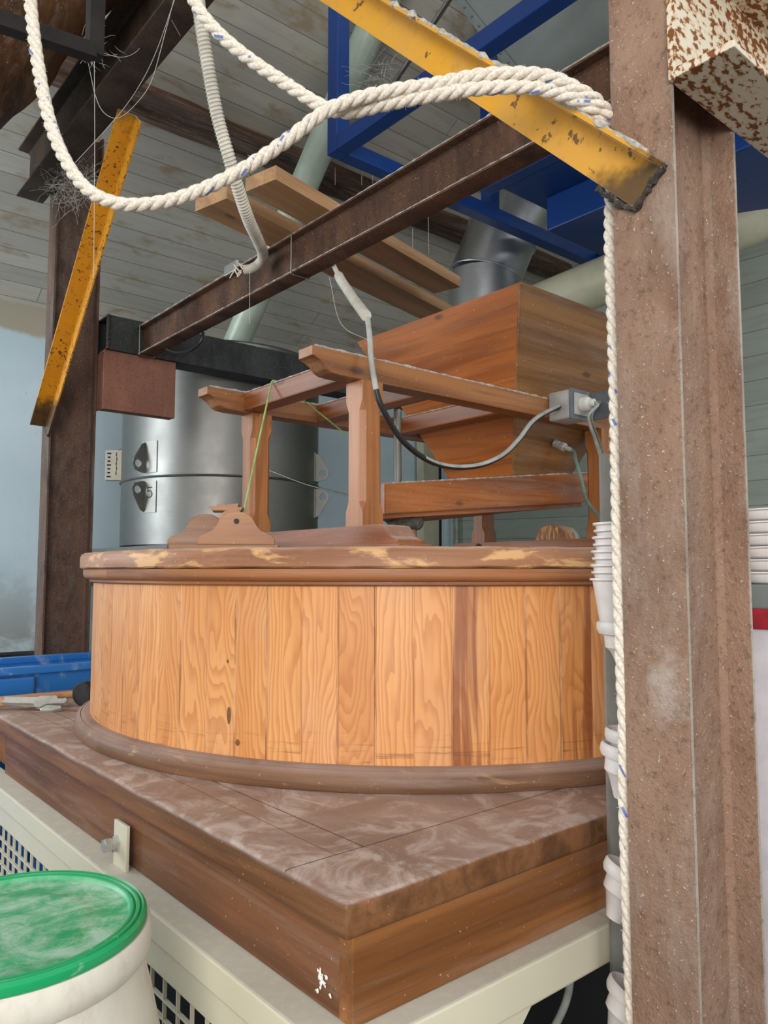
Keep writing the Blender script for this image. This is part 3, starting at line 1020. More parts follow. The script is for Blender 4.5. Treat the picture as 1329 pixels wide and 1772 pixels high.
for uu in (U1, U2):
    for vv in (V1, V2):
        bm = bmesh.new()
        a = LG / 2
        c = 0.012
        # square post with stopped chamfers
        secs = [(1.606, 0), (1.64, 0), (1.665, c), (1.88, c), (1.905, 0), (1.9515, 0)]
        rings = []
        for z, ch in secs:
            e = max(ch, 0.0012)
            oc = []
            for sx, sy in ((-1, -1), (1, -1), (1, 1), (-1, 1)):
                p1, p2 = (sx * a, sy * (a - e)), (sx * (a - e), sy * a)
                oc += [p1, p2] if sx * sy > 0 else [p2, p1]
            rings.append([bm.verts.new(W(uu + p[0], vv + p[1], z)) for p in oc])
        for A, B in zip(rings, rings[1:]):
            for k in range(8):
                bm.faces.new([A[k], A[(k + 1) % 8], B[(k + 1) % 8], B[k]])
        bm.faces.new(rings[0]); bm.faces.new(rings[-1][::-1])
        obj('leg', bm, M['horse_z'], st)
for uu in (U1, U2):
    bm = bmesh.new()
    h = 0.046
    e = [(0, 0), (0.0, 0.010), (0.014, 0.012), (0.028, 0.018), (0.038, 0.030), (0.048, 0.042), (0.065, h)]
    va_, vb_ = V1 - 0.165, V2 + 0.165
    out = [(va_ + x, z) for x, z in e] + [(vb_ - x, z) for x, z in e][::-1]
    prism(bm, out, W(uu - 0.04, 0, ZD + 0.013), W(uu + 0.04, 0, ZD + 0.013), V, Z, 0.0015)
    ft = obj('foot', bm, M['horse_y'], st)
    bm = bmesh.new()
    box_uv(bm, uu - 0.05, uu + 0.05, va_ - 0.018, vb_ + 0.018, ZD + 0.001, ZD + 0.013, 0.002)
    obj('foot_plate', bm, M['horse_y'], ft)
bm = bmesh.new()
rp = on_v(688, 760, 1.62)
tube(bm, [Vector((rp.x, rp.y, z)) for z in (1.735, 1.8, 1.9, 1.96)], 0.011, 14)
obj('steel_rod', bm, M['steel_dark'], st, True)

# hopper: a board box tapering to the shoe
HU, HV = 1.955, 1.67
hop = thing('grain_hopper', 'large tapering wooden grain hopper standing in the trestle, knotty boards', 'hopper', W(HU, HV, 1.79))
def hop_half(z): return 0.135 + (z - 1.80) / 0.485 * 0.225
zb_, zt_ = 1.79, 2.285
def hop_panel(n1, n2, thick=0.018):
    """Panel facing n1, running along n2."""
    bm = bmesh.new()
    a0, a1 = hop_half(zb_), hop_half(zt_)
    C0, C1 = W(HU, HV, zb_), W(HU, HV, zt_)
    pts = []
    for C_, a in ((C0, a0), (C1, a1)):
        pts.append([C_ + n1 * a - n2 * a, C_ + n1 * a + n2 * a, C_ + n1 * (a - thick) + n2 * (a - thick), C_ + n1 * (a - thick) - n2 * (a - thick)])
    add_hex(bm, pts[0] + pts[1])
    return bm
obj('side_board', hop_panel(-U, V), M['hop_l'], hop)
obj('side_board', hop_panel(-V, -U), M['hop_r'], hop, label='duller brown board facing the post')
obj('side_board', hop_panel(U, -V), M['hop_l'], hop)
obj('side_board', hop_panel(V, U), M['hop_r'], hop)
bm = bmesh.new()
for s_, c_ in ((1, 1), (1, -1), (-1, 1), (-1, -1)):
    if s_ == -1 and c_ == -1:
        A = W(HU - hop_half(zb_), HV - hop_half(zb_), zb_); B = W(HU - hop_half(zt_), HV - hop_half(zt_), zt_)
        bar(bm, A + (U + V) * 0.004, B + (U + V) * 0.004, 0.012, 0.012, U, 0.003)
obj('corner_bead', bm, M['hop_r'], hop)

# shoe hanging below the hopper, sloping down to the eye of the stone
S0 = on_v(666, 862, 1.525); S1 = on_v(1032, 843, 1.525)
us0, us1 = S0.dot(U), S1.dot(U)
zs0 = on_v(666, 836, 1.525).z; zs1 = on_v(1032, 817, 1.525).z
zq0 = on_v(666, 889, 1.525).z; zq1 = on_v(1032, 868, 1.525).z
shoe = thing('feed_shoe', 'long sloping wooden feed trough hanging under the hopper', 'trough', W((us0 + us1) / 2, 1.66, zq0))
def sp_(u, f, lo=False):
    t = (u - us0) / (us1 - us0)
    return (zq0 + (zq1 - zq0) * t) if lo else (zs0 + (zs1 - zs0) * t)
bm = bmesh.new()
add_hex(bm, [W(us0, 1.525, zq0), W(us1, 1.525, zq1), W(us1, 1.543, zq1), W(us0, 1.543, zq0), W(us0, 1.525, zs0), W(us1, 1.525, zs1), W(us1, 1.543, zs1), W(us0, 1.543, zs0)])
bmesh.ops.bevel(bm, geom=bm.edges[:], offset=0.002, segments=2, affect='EDGES')
obj('near_side', bm, M['shoe'], shoe)
bm = bmesh.new()
add_hex(bm, [W(1.56, 1.817, zq0), W(us1, 1.817, zq1), W(us1, 1.835, zq1), W(1.56, 1.835, zq0), W(1.56, 1.817, zs0), W(us1, 1.817, zs1), W(us1, 1.835, zs1), W(1.56, 1.835, zs0)])
obj('far_side', bm, M['shoe'], shoe)
bm = bmesh.new()
add_hex(bm, [W(us0, 1.5445, zq0 - 0.012), W(us1 - 0.06, 1.5445, zq1 - 0.02), W(us1 - 0.06, 1.816, zq1 - 0.02), W(1.56, 1.816, zq0 - 0.005),
             W(us0, 1.5445, zq0 + 0.006), W(us1 - 0.06, 1.5445, zq1 + 0.004), W(us1 - 0.06, 1.816, zq1 + 0.004), W(1.56, 1.816, zq0 + 0.013)])
obj('trough_floor', bm, M['shoe'], shoe)
# cloth sleeve at the mouth of the shoe and the tan feed tube
sl = at(700, 900, 2.18)
slv = thing('feed_sleeve', 'tan feed tube with grey cloth collar under the left end of the trough', 'sleeve', Vector((sl.x, sl.y, ZD)))
bm = bmesh.new()
lathe(bm, [(0, ZD + 0.001), (0.034, ZD + 0.001), (0.036, ZD + 0.03), (0.034, 1.63), (0, 1.63)], Vector((sl.x, sl.y, 0)), 24)
obj('tube', bm, M['tan'], slv, True)
bm = bmesh.new()
lathe(bm, [(0.035, 1.618), (0.042, 1.621), (0.050, 1.630), (0.054, 1.645), (0.050, 1.658), (0.03, 1.662)], Vector((sl.x, sl.y, 0)), 40)
rough(bm, 0.007, 22, 3)
obj('cloth_collar', bm, M['cloth'], slv, True)
# black steel pan lying on the drum
pp = at(762, 940, 2.02)
bm = bmesh.new()
pu, pv = pp.dot(U), pp.dot(V)
d_ = (U * 0.62 - V * 0.78).normalized(); e_ = Z.cross(d_)
prism(bm, [(-0.09, 0), (0.09, 0), (0.105, 0.024), (0.1, 0.024), (0.086, 0.004), (-0.086, 0.004), (-0.1, 0.024), (-0.105, 0.024)], Vector((pp.x, pp.y, ZD)) - e_ * 0.06, Vector((pp.x, pp.y, ZD)) + e_ * 0.06, d_, Z)
obj('steel_pan', bm, M['angle_black'], None, False, 'flat black steel pan on the drum below the trough', 'pan')

# pulley block with two scrolled cheeks and a grooved wheel
pc = at(388, 945, 1.74)
pc.z = ZD
prz = math.radians(6)
pb = thing('pulley_block', 'small wooden pulley block with scrolled cheeks and green cord on the drum edge', 'pulley', pc, prz)
px_ = Vector((math.cos(prz), math.sin(prz), 0)); py_ = Vector((-px_.y, px_.x, 0))
def cheek(cx_, cy_):
    bm = bmesh.new()
    half = [(0.086, 0), (0.086, 0.013), (0.080, 0.020), (0.066, 0.024), (0.052, 0.031), (0.044, 0.043), (0.038, 0.056), (0.029, 0.066), (0.016, 0.0725), (0.0, 0.0745)]
    out = [(x, z) for x, z in half] + [(-x, z) for x, z in half[:-1]][::-1]
    A = pc + px_ * cx_ + py_ * cy_ + Z * 0.0135
    prism(bm, out, A, A + py_ * 0.015, px_, Z, 0.0012)
    return bm
bm = bmesh.new()
A = pc + Z * 0.001
prism(bm, [(-0.120, 0), (0.122, 0), (0.122, 0.012), (-0.120, 0.012)], A - py_ * 0.022, A + py_ * 0.085, px_, Z, 0.0015)
obj('base_board', bm, M['horse_x'], pb)
obj('cheek', cheek(0.028, -0.018), M['horse_x'], pb)
obj('cheek', cheek(-0.050, 0.062), M['horse_x'], pb)
ax0 = pc + px_ * 0.028 + Z * 0.066
bm = bmesh.new()
for s_ in (-0.0205,):
    lathe(bm, [(0, 0), (0.006, 0), (0.006, 0.094), (0, 0.094)], ax0 + py_ * s_, 14, py_)
obj('axle', bm, M['angle_black'], pb, True)
bm = bmesh.new()
lathe(bm, [(0.007, 0), (0.030, 0), (0.030, 0.006), (0.020, 0.012), (0.020, 0.028), (0.030, 0.034), (0.030, 0.040), (0.007, 0.040)], ax0 + py_ * 0.008 - px_ * 0.012, 28, py_)
wheel = obj('wheel', bm, M['horse_z'], pb, True)
bm = bmesh.new()
prism(bm, [(-0.034, 0.0), (0.030, 0.0), (0.036, 0.010), (0.022, 0.007), (0.026, 0.018), (-0.004, 0.013), (-0.022, 0.016), (-0.024, 0.009), (-0.042, 0.010)],
      pc + px_ * 0.004 + py_ * 0.016 + Z * 0.092, pc + px_ * 0.004 + py_ * 0.052 + Z * 0.090, px_, Z, 0.001)
obj('carved_knob', bm, M['horse_x'], pb)
# green cord from the pulley over the cross rail
bm = bmesh.new()
w0 = ax0 + py_ * 0.028 - px_ * 0.002 + Z * 0.022
coil = [ax0 + py_ * (0.02 + 0.012 * k / 60) - px_ * 0.012 + (px_ * math.cos(-k * 0.42) + Z * math.sin(-k * 0.42)) * 0.0215 for k in range(60)]
cr = on_u(470, 655, U1 - 0.03 - RW / 2 - 0.003)
cr.z = ZR1 - 0.001
top1 = cr + U * 0.004 + Z * 0.005
top2 = cr + U * 0.056 + Z * 0.005
far = on_v(603, 755, 1.80)
tube(bm, resample(coil + [coil[-1].lerp(cr, 0.05), cr.copy(), top1, top2, top2 + U * 0.01 - Z * 0.02, far], 0.006), 0.0024, 8)
obj('green_cord', bm, M['cord'], None, True, 'thin light green cord from the pulley block up over the trestle', 'cord')
# rounded wooden roller with a white end by the far foot
rl = at(962, 915, 2.62)
rol = thing('damper_roller', 'half round brown roller with pale end near the right foot of the trestle', 'roller', Vector((rl.x, rl.y, ZD)), ANG)
rd = (U * 0.9 + V * 0.2).normalized()
bm = bmesh.new()
lathe(bm, [(0, -0.05), (0.052, -0.05), (0.055, -0.045), (0.055, 0.04), (0, 0.04)], Vector((rl.x, rl.y, 1.606)), 32, rd)
obj('drum', bm, M['rim'], rol, True)
bm = bmesh.new()
lathe(bm, [(0, 0.041), (0.054, 0.041), (0.054, 0.075), (0.045, 0.085), (0, 0.085)], Vector((rl.x, rl.y, 1.606)), 32, rd)
obj('end_cap', bm, M['green_pipe'], rol, True)

# ---------------------------------------------------------------- steel posts, beams and braces
UA = 0.9156
PR = Vector((0.379, 0.970, 0))          # near right edge of the post's front flange
w180, h180, tf, tw = 0.091, 0.18, 0.008, 0.0055
vA = PR.dot(V) + w180 / 2
uA = PR.dot(U)
def ipost(name, uF, vC, z0_, z1_, m, label):
    bm = bmesh.new()
    prism(bm, isection(h180, w180, tf, tw, 0.008), W(uF + h180 / 2, vC, z0_), W(uF + h180 / 2, vC, z1_), V, U, 0.0012)
    return obj(name, bm, m, None, 'auto', label, 'post')
ipost('steel_post', uA, vA, 0, 3.3, M['post'], 'big rusty brown steel I-beam post at the right with a rope hanging beside it')
vK = 3.15
for vv in (V1, V2):
    dust_ridge(W(U1 - 0.165, vv - RW / 2 + 0.001, ZR1 + 0.0005), W(U2 + 0.15, vv - RW / 2 + 0.001, ZR1 + 0.0005), 0.0030, [o for o in COL.objects if o.name == 'hopper_stand'][0])
for uu in (U1 - 0.03, 1.36, 1.68):
    dust_ridge(W(uu - RW / 2 + 0.001, V1 + 0.03, ZR1 - 0.0025), W(uu - RW / 2 + 0.001, V2 - 0.03, ZR1 - 0.0025), 0.0022, [o for o in COL.objects if o.name == 'hopper_stand'][0])
dust_ridge(W(us0 + 0.004, 1.5262, zs0), W(us1 - 0.004, 1.5262, zs1), 0.0026, shoe)
pst_ = [o for o in COL.objects if o.name == 'steel_post'][0]
ipost('steel_column', uA, vK, 0, 3.3, M['column'], 'dark brown steel column at the left in front of the pale blue wall')
bm = bmesh.new()
box_uv(bm, uA + 0.0014, uA + tf - 0.0014, vA - w180 / 2 - 0.0006, vA - w180 / 2 + 0.0005, 0.01, 3.2)
obj('scuffed_edge', bm, M['scuff'], pst_, label='pale scuffed flange edge')
bm = bmesh.new()
box_uv(bm, uA + h180 - tf + 0.0014, uA + h180 - 0.0014, vA - w180 / 2 - 0.0006, vA - w180 / 2 + 0.0005, 0.01, 3.2)
obj('scuffed_edge', bm, M['scuff'], pst_, label='pale scuffed flange edge')
# header beam over both posts
bm = bmesh.new()
prism(bm, isection(0.2, 0.10, 0.0085, 0.006, 0.008), W(uA - 0.0712, -0.6, 3.101), W(uA - 0.0712, 3.22, 3.101), U, Z, 0.001)
obj('header_beam', bm, M['header'], None, 'auto', 'dark steel header beam running overhead at upper left above the column', 'beam')
# knee braces, angle iron lapped on the flange faces
def brace(name, pa, pb_, m, label, s, leg=0.064, weldend=True):
    """pa, pb_: ends of the upper edge of the angle, both on the flange plane; ledge towards -U."""
    d = (pb_ - pa).normalized()
    n = d.cross(U).normalized()
    if n.z > 0: n = -n                     # downwards across the leg
    r = thing(name, label, 'brace', Vector((pa.x, pa.y, min(pa.z, pb_.z))))
    bm = bmesh.new()
    t = 0.006
    poly = [(0, 0), (leg, 0), (leg, t), (t, t), (t, leg * s), (0, leg * s)]
    prism(bm, poly, pa - U * 0.001, pb_ - U * 0.001, n, -U, 0.0012)
    obj('angle_iron', bm, m, r)
    return r, d, n
e0 = on_u(1152, 283, uA); e1 = on_u(1010, 196, uA)
dd = (V + Z).normalized()
pa = e0
pbr = e0 + dd * ((3.0 - e0.z) / dd.z - 0.01)
b1, d1, n1 = brace('knee_brace', pa, pbr, M['yellow'], 'yellow painted angle iron brace welded to the right post, chipped and dusty', 0.55)
bm = bmesh.new()
t = resample([pa - U * 0.004 - d1 * 0.002, pa + n1 * 0.064 - U * 0.004 - d1 * 0.002, pa + n1 * 0.070 + d1 * 0.02 - U * 0.004, pa + n1 * 0.068 + d1 * 0.075 - U * 0.004], 0.004)
tube(bm, t, 0.005, 10, rfun=lambda i: 0.0042 + 0.0022 * mnoise.noise(Vector((i * 0.9, 0, 0))))
rough(bm, 0.005, 150, 1)
obj('weld_bead', bm, M['weld'], b1, True, label='burnt black weld bead')
pa2 = on_u(80, 737, uA)
f0 = pa2
dd2 = (on_u(243, 178, uA) - pa2).normalized()
pb2 = f0 + dd2 * ((2.999 - f0.z) / dd2.z - 0.06)
b2, d2, n2 = brace('knee_brace', pa2, pb2, M['yellow2'], 'rust spotted yellow angle iron brace on the left column', 0.95)
bm = bmesh.new()
t = resample([pa2 - U * 0.004 - d2 * 0.002, pa2 + n2 * 0.064 - U * 0.004 - d2 * 0.002], 0.004)
tube(bm, t, 0.006, 10)
rough(bm, 0.003, 120, 2)
obj('weld_bead', bm, M['weld'], b2, True, label='burnt black weld bead')
# rusty I-beam over the mill
q0 = on_z(266, 606, 2.385)
q1 = on_z(890, 256, 2.385)
uI = (q0.dot(U) + q1.dot(U)) / 2 + 0.03
ZI = 2.385
vT = 3.02
bm = bmesh.new()
prism(bm, isection(0.12, 0.06, 0.006, 0.0045, 0.005), W(uI, -0.2, ZI + 0.06), W(uI, vT - 0.001, ZI + 0.06), U, Z, 0.0008)
gird = obj('rusty_girder', bm, M['beam'], None, 'auto', 'rusty brown I-beam crossing diagonally above the drum from the black tube', 'beam')
dust_ridge(W(uI - 0.029, -0.2, ZI + 0.0065), W(uI - 0.029, vT - 0.01, ZI + 0.0065), 0.0022, gird)
dust_ridge(W(uI - 0.029, -0.2, ZI + 0.1205), W(uI - 0.029, vT - 0.01, ZI + 0.1205), 0.0026, gird)
dust_ridge(pa - U * 0.033 + d1 * 0.01, pbr - U * 0.033, 0.0045, b1, amp=1.6)
# wire tie round the girder
bm = bmesh.new()
tie = on_u(505, 430, uI - 0.031)
tv = tie.dot(V)
loop = [W(uI - 0.033, tv, ZI - 0.003), W(uI - 0.033, tv, ZI + 0.123), W(uI + 0.033, tv, ZI + 0.123), W(uI + 0.033, tv, ZI - 0.003), W(uI - 0.033, tv, ZI - 0.003)]
tube(bm, resample(loop, 0.006), 0.0022, 6)
obj('wire_tie', bm, M['steel_dark'], None, False, 'wire twisted round the middle of the rusty I-beam', 'wire')
bm = bmesh.new()
tv2 = vT - 0.03
loop = [W(uI - 0.033, tv2, ZI - 0.003), W(uI - 0.033, tv2, ZI + 0.123), W(uI + 0.033, tv2, ZI + 0.123), W(uI + 0.033, tv2, ZI - 0.003), W(uI - 0.033, tv2, ZI - 0.003)]
tube(bm, resample(loop, 0.006), 0.0022, 6)
obj('wire_tie', bm, M['steel_dark'], None, False, 'wire twisted round the I-beam at its left end by the black tube', 'wire')
# black box tube
bm = bmesh.new()
tu0 = on_v(186, 585, vT).dot(U)
za, zb2, th = 2.392, 2.532, 0.006
outer = [(0, 0), (0.12, 0), (0.12, 0.14), (0, 0.14)]
def hollow(bm, A, B, xd, yd, w, h, t):
    o_ = [(0, 0), (w, 0), (w, h), (0, h)]
    i_ = [(t, t), (w - t, t), (w - t, h - t), (t, h - t)]
    R = [[bm.verts.new(P + xd * x + yd * y) for x, y in q] for P in (A, B) for q in (o_, i_)]
    for k in range(4):
        j = (k + 1) % 4
        bm.faces.new([R[0][k], R[0][j], R[2][j], R[2][k]])
        bm.faces.new([R[1][k], R[3][k], R[3][j], R[1][j]])
        bm.faces.new([R[0][k], R[1][k], R[1][j], R[0][j]])
        bm.faces.new([R[2][k], R[2][j], R[3][j], R[3][k]])
hollow(bm, W(tu0, vT, za), W(WU - 0.01, vT, za), V, Z, 0.12, 0.14, th)
bx = obj('box_tube', bm, M['tube'], None, False, 'black square steel tube running behind the trestle above the stainless tank', 'beam')
bm = bmesh.new()
ct = [W(tu0 + 0.002, vT - 0.003, za + 0.14 * k / 24) for k in range(25)]
tube(bm, ct, 0.008, 8, rfun=lambda i: 0.008 + 0.005 * mnoise.noise(Vector((i * 0.8, 4, 0))))
obj('weld_bead', bm, M['weld'], bx, True, label='rough torch-cut end')
# bracket stub on the column
bm = bmesh.new()
br_v = vT + 0.015
ub0, ub1 = uA + 0.181, on_v(303, 690, br_v).dot(U)
prism(bm, [(0, 0), (0.055, 0), (0.055, 0.008), (0.006, 0.008), (0.006, 0.232), (0.055, 0.232), (0.055, 0.24), (0, 0.24)], W(ub0, br_v, 2.151), W(ub1, br_v, 2.151), V, Z, 0.001)
prism(bm, [(0.006, 0.008), (0.055, 0.008), (0.055, 0.232), (0.006, 0.232)], W(ub1 - 0.008, br_v, 2.151), W(ub1, br_v, 2.151), V, Z)
bar(bm, W(ub0 + 0.004, br_v + 0.03, 2.27), W(ub0 + 0.004, vK, 2.27), 0.008, 0.23, Z)
obj('bracket_stub', bm, M['bracket'], None, False, 'red brown steel channel bracket welded to the left column under the black tube', 'bracket')

# cream and rust channel at the upper right
bm = bmesh.new()
lv = PR.dot(V)
LZ = 2.144
l0 = uA - 0.008
prism(bm, [(0, 0), (0.088, 0), (0.088, 0.010), (0.010, 0.012), (0.010, 0.19), (0.088, 0.19), (0.088, 0.2), (0, 0.2)], W(l0, lv - 0.001, LZ), W(l0 + 2.6, lv - 0.001, LZ), -V, Z, 0.0015)
obj('lintel_channel', bm, M['lintel'], None, False, 'cream painted steel channel with heavy rust spots welded beside the right post', 'beam')

# planks lying across the girder
def plank(p_in, L, wdt, z, label):
    ax = Vector(((W(1.026, 0.248, 0)).normalized()))
    sd = Z.cross(ax)
    bm = bmesh.new()
    A = Vector((p_in.x, p_in.y, z))
    prism(bm, [(0, 0), (wdt, 0), (wdt, 0.038), (0, 0.038)], A, A + ax * L, sd, Z, 0.002)
    o = obj('plank', bm, M['board'], None, False, label, 'plank', rotz=ANG + math.atan2(0.248, 1.026))
    return o
plank(on_z(392, 343, ZI + 0.1205), 1.35, 0.128, ZI + 0.1205, 'unpainted plank lying across the I-beam, the lower left of two')
plank(on_z(477, 310, ZI + 0.1205), 0.93, 0.112, ZI + 0.1205, 'unpainted plank lying across the I-beam, nearer the zinc duct')

# rough log and black angles at the upper left
bm = bmesh.new()
A, B = at(-310, 335, 2.6), at(290, -325, 1.8)
ax = (B - A).normalized()
x_, y_ = frame_for(ax, Z)
rings = []
for k in range(40):
    c = A.lerp(B, k / 39)
    ring = []
    for j in range(26):
        a = 2 * PI * j / 26
        d = x_ * math.cos(a) + y_ * math.sin(a)
        nn = mnoise.noise(c * 4 + d * 1.1) + 0.5 * mnoise.noise(c * 11 + d * 2.2)
        ring.append(bm.verts.new(c + d * 0.22 * (1 + 0.14 * nn)))
    rings.append(ring)
for P, Q in zip(rings, rings[1:]):
    for j in range(26):
        bm.faces.new([P[j], P[(j + 1) % 26], Q[(j + 1) % 26], Q[j]])
bm.faces.new(rings[0]); bm.faces.new(rings[-1][::-1])
obj('log_beam', bm, M['timber'], None, True, 'rough old brown log beam filling the upper left corner', 'beam')
bm = bmesh.new()
A, B = at(-60, 22, 1.50), at(168, 98, 1.72)
x_, y_ = frame_for(B - A, Z)
prism(bm, [(0, 0), (0.034, 0), (0.034, 0.004), (0.004, 0.004), (0.004, 0.034), (0, 0.034)], A, B, -x_, y_)
obj('black_strap', bm, M['angle_black'], None, False, 'black angle iron slanting across the log at upper left', 'bar')
bm = bmesh.new()
A = at(163, 98, 1.735)
bar(bm, A, A + Z * 0.6, 0.034, 0.034, U)
obj('black_hanger', bm, M['angle_black'], None, False, 'upright black steel bar above the end of the slanting angle', 'bar')

# ---------------------------------------------------------------- blue platform, grey vessel, pipes
def rhs(bm, A, B, w): bar(bm, A, B, w, w, Z if abs((B - A).normalized().z) < 0.9 else U, 0.004)
bu, bv, bz = 1.734, 2.331, 3.16
plat = thing('blue_platform', 'blue painted square tube platform hanging under the roof at upper right', 'platform', W(bu + 0.7, bv - 0.7, bz - 0.03))
tb_ = 0.062
vN, uE = 0.75, 3.45
for name, A, B in (('upright', W(bu, bv, bz - 0.03), W(bu, bv, roof_z(bv) - 0.02)),
                   ('side_tube', W(bu, bv - 0.031, bz), W(bu, vN, bz)),
                   ('side_tube', W(bu + 0.031, bv, bz), W(uE, bv, bz)),
                   ('side_tube', W(bu + 0.031, vN + 0.031, bz), W(uE, vN + 0.031, bz)),
                   ('side_tube', W(2.40, 2.17, bz), W(2.40, vN + 0.07, bz)),
                   ('side_tube', W(uE, bv + 0.02, bz), W(uE, vN, bz)),
                   ('upright', W(2.62, bv, bz + 0.032), W(2.62, bv, roof_z(bv) - 0.02))):
    bm = bmesh.new()
    rhs(bm, A, B, tb_)
    obj(name, bm, M['blue'], plat)
bm = bmesh.new()
box_uv(bm, 2.435, uE - 0.035, vN + 0.07, 2.09, bz - 0.028, bz - 0.02)
obj('deck_plate', bm, M['blue'], plat)
bm = bmesh.new()
box_uv(bm, 2.635, uE - 0.08, vN + 0.3, 2.02, bz - 0.18, bz - 0.03, 0.006)
obj('under_box', bm, M['blue'], plat)
ves = thing('grey_vessel', 'grey sheet metal hopper vessel standing on the blue platform', 'vessel', W(2.5, 1.6, bz + 0.032))
vp0, vp1 = at(925, 165, 2.9), at(795, 0, 2.9)
vp1 = vp0 + (vp1 - vp0) * 1.35
def vcorner(p, w): return [p - V * w, p + U * w - V * w, p + U * w, p]
bm = bmesh.new()
add_hex(bm, vcorner(vp0, 0.9) + vcorner(vp1, 1.35))
obj('cone', bm, M['sheet'], ves)
bm = bmesh.new()
bar(bm, vp0 - U * 0.004, vp1 - U * 0.004, 0.004, 0.036, V)
for k in range(14):
    p = vp0.lerp(vp1, (k + 0.5) / 14)
    lathe(bm, [(0, 0), (0.006, 0), (0.004, 0.004), (0, 0.005)], p - U * 0.007, 8, -U)
obj('seam_strip', bm, M['sheet'], ves)

# pale green spout pipe
bm = bmesh.new()
A, B = at(398, 620, 4.0), at(640, 55, 3.25)
tube(bm, [A.lerp(B, k / 12) for k in range(-1, 16)], 0.068, 24)
obj('spout_pipe', bm, M['green_pipe'], None, True, 'pale green spout pipe rising diagonally behind the planks', 'pipe')
bm = bmesh.new()
A, B = at(655, 185, 2.95), at(790, -20, 2.5)
tube(bm, [A + (A - B) * 0.15, A.lerp(B, 0.3), A.lerp(B, 0.7), B + (B - A) * 0.2], 0.010, 12)
obj('support_rod', bm, M['steel_dark'], None, True, 'thin grey support rod slanting behind the yellow brace', 'rod')
# galvanised duct into the hopper
dz = thing('zinc_duct', 'shiny galvanised steel duct with bends behind the wooden hopper', 'duct', at(832, 700, 3.95))
path = [(832, 700, 3.95), (832, 540, 3.95), (840, 478, 3.95), (868, 410, 3.95), (902, 345, 3.95), (960, 262, 3.95)]
pts = [at(*q) for q in path]
rd_ = 0.19
for i in range(2, len(pts) - 0):
    if i >= len(pts): break
joints = [pts[0], pts[2], pts[3], pts[4], pts[5]]
for i in range(4):
    a, b = joints[i], joints[i + 1]
    bm = bmesh.new()
    ov = (b - a).normalized() * 0.012
    n_ = 6
    tube(bm, [a.lerp(b, k / n_) - (ov if k == 0 else Vector()) for k in range(n_ + 1)], rd_ - 0.002 * (i % 2), 48, cap=True)
    sg = obj('duct_section', bm, M['galv'], dz, True)
    if i:
        bm = bmesh.new()
        dd_ = ((joints[i] - joints[i - 1]).normalized() + (joints[i + 1] - joints[i]).normalized()).normalized()
        lathe(bm, [(rd_ - 0.002, -0.006), (rd_ + 0.004, -0.004), (rd_ + 0.006, 0), (rd_ + 0.004, 0.004), (rd_ - 0.002, 0.006)], joints[i], 48, dd_)
        obj('seam', bm, M['galv'], dz, True)
# cream pipe behind the hopper and wall pieces beyond
bm = bmesh.new()
A, B = at(900, 545, 3.5), at(1120, 455, 3.3)
tube(bm, [A + (A - B) * 0.25, A, B, B + (B - A) * 0.9], 0.105, 28)
obj('cream_pipe', bm, M['cream_pipe'], None, True, 'thick cream pipe passing behind the wooden hopper', 'pipe')
bm = bmesh.new()
A = on_v(742, 900, 4.33)
box_uv(bm, A.dot(U) - 0.08, A.dot(U) + 0.08, 4.30, 4.38, 0, 2.6)
pst = thing('door_jamb', 'pale cream upright post against the far blue wall', 'post', W(A.dot(U), 4.34, 0))
obj('board', bm, M['cream_pipe'], pst)
bm = bmesh.new()
box_uv(bm, A.dot(U) + 0.082, A.dot(U) + 0.11, 4.30, 4.38, 0, 2.6)
obj('dark_strip', bm, M['angle_black'], pst)
for px, lab, m, r in ((790, 'thin grey conduit on the far wall behind the trough, left of two', 'cable_grey', 0.014), (806, 'thin brown conduit on the far wall behind the trough', 'tan', 0.016)):
    p = on_v(px, 920, 4.30)
    bm = bmesh.new()
    tube(bm, [Vector((p.x, p.y, z)) for z in (0, 1.0, 2.0, 2.6)], r, 10)
    obj('wall_conduit', bm, M[m], None, True, lab, 'pipe')
bm = bmesh.new()
p = on_v(952, 470, 4.0)
bar(bm, Vector((p.x, p.y, 0)), Vector((p.x, p.y, 3.2)), 0.05, 0.1, U)
obj('far_post', bm, M['sheet'], None, False, 'narrow grey post far behind between hopper and right post', 'post')
bm = bmesh.new()
p = on_v(1000, 470, 3.9)
bar(bm, Vector((p.x, p.y, 0)), Vector((p.x, p.y, 3.3)), 0.2, 0.1, U)
obj('cream_upright', bm, M['cream_pipe'], None, False, 'broad cream upright far behind, left of the rope', 'post')

# ---------------------------------------------------------------- stainless tank
TC = Vector((-0.86, 4.06, 0))
TR = 0.508
tz0, tz1 = 1.62, 2.60
tank = thing('steel_tank', 'stainless steel cylinder tank with lifting lugs behind the drum', 'tank', Vector((TC.x, TC.y, tz0)))
bm = bmesh.new()
lathe(bm, [(0, tz0 + 0.02), (TR - 0.02, tz0), (TR, tz0 + 0.01), (TR, tz1 - 0.01), (TR - 0.01, tz1), (TR - 0.06, tz1 + 0.005), (0, tz1 + 0.04)], TC, 96)
obj('shell', bm, M['steel'], tank, True)
bm = bmesh.new()
zband = on_v(380, 828, TC.dot(V) - 0.3).z
zband = 1.95
lathe(bm, [(TR, zband - 0.006), (TR + 0.007, zband - 0.004), (TR + 0.009, zband), (TR + 0.007, zband + 0.004), (TR, zband + 0.006)], TC, 96)
obj('clamp_band', bm, M['steel'], tank, True)
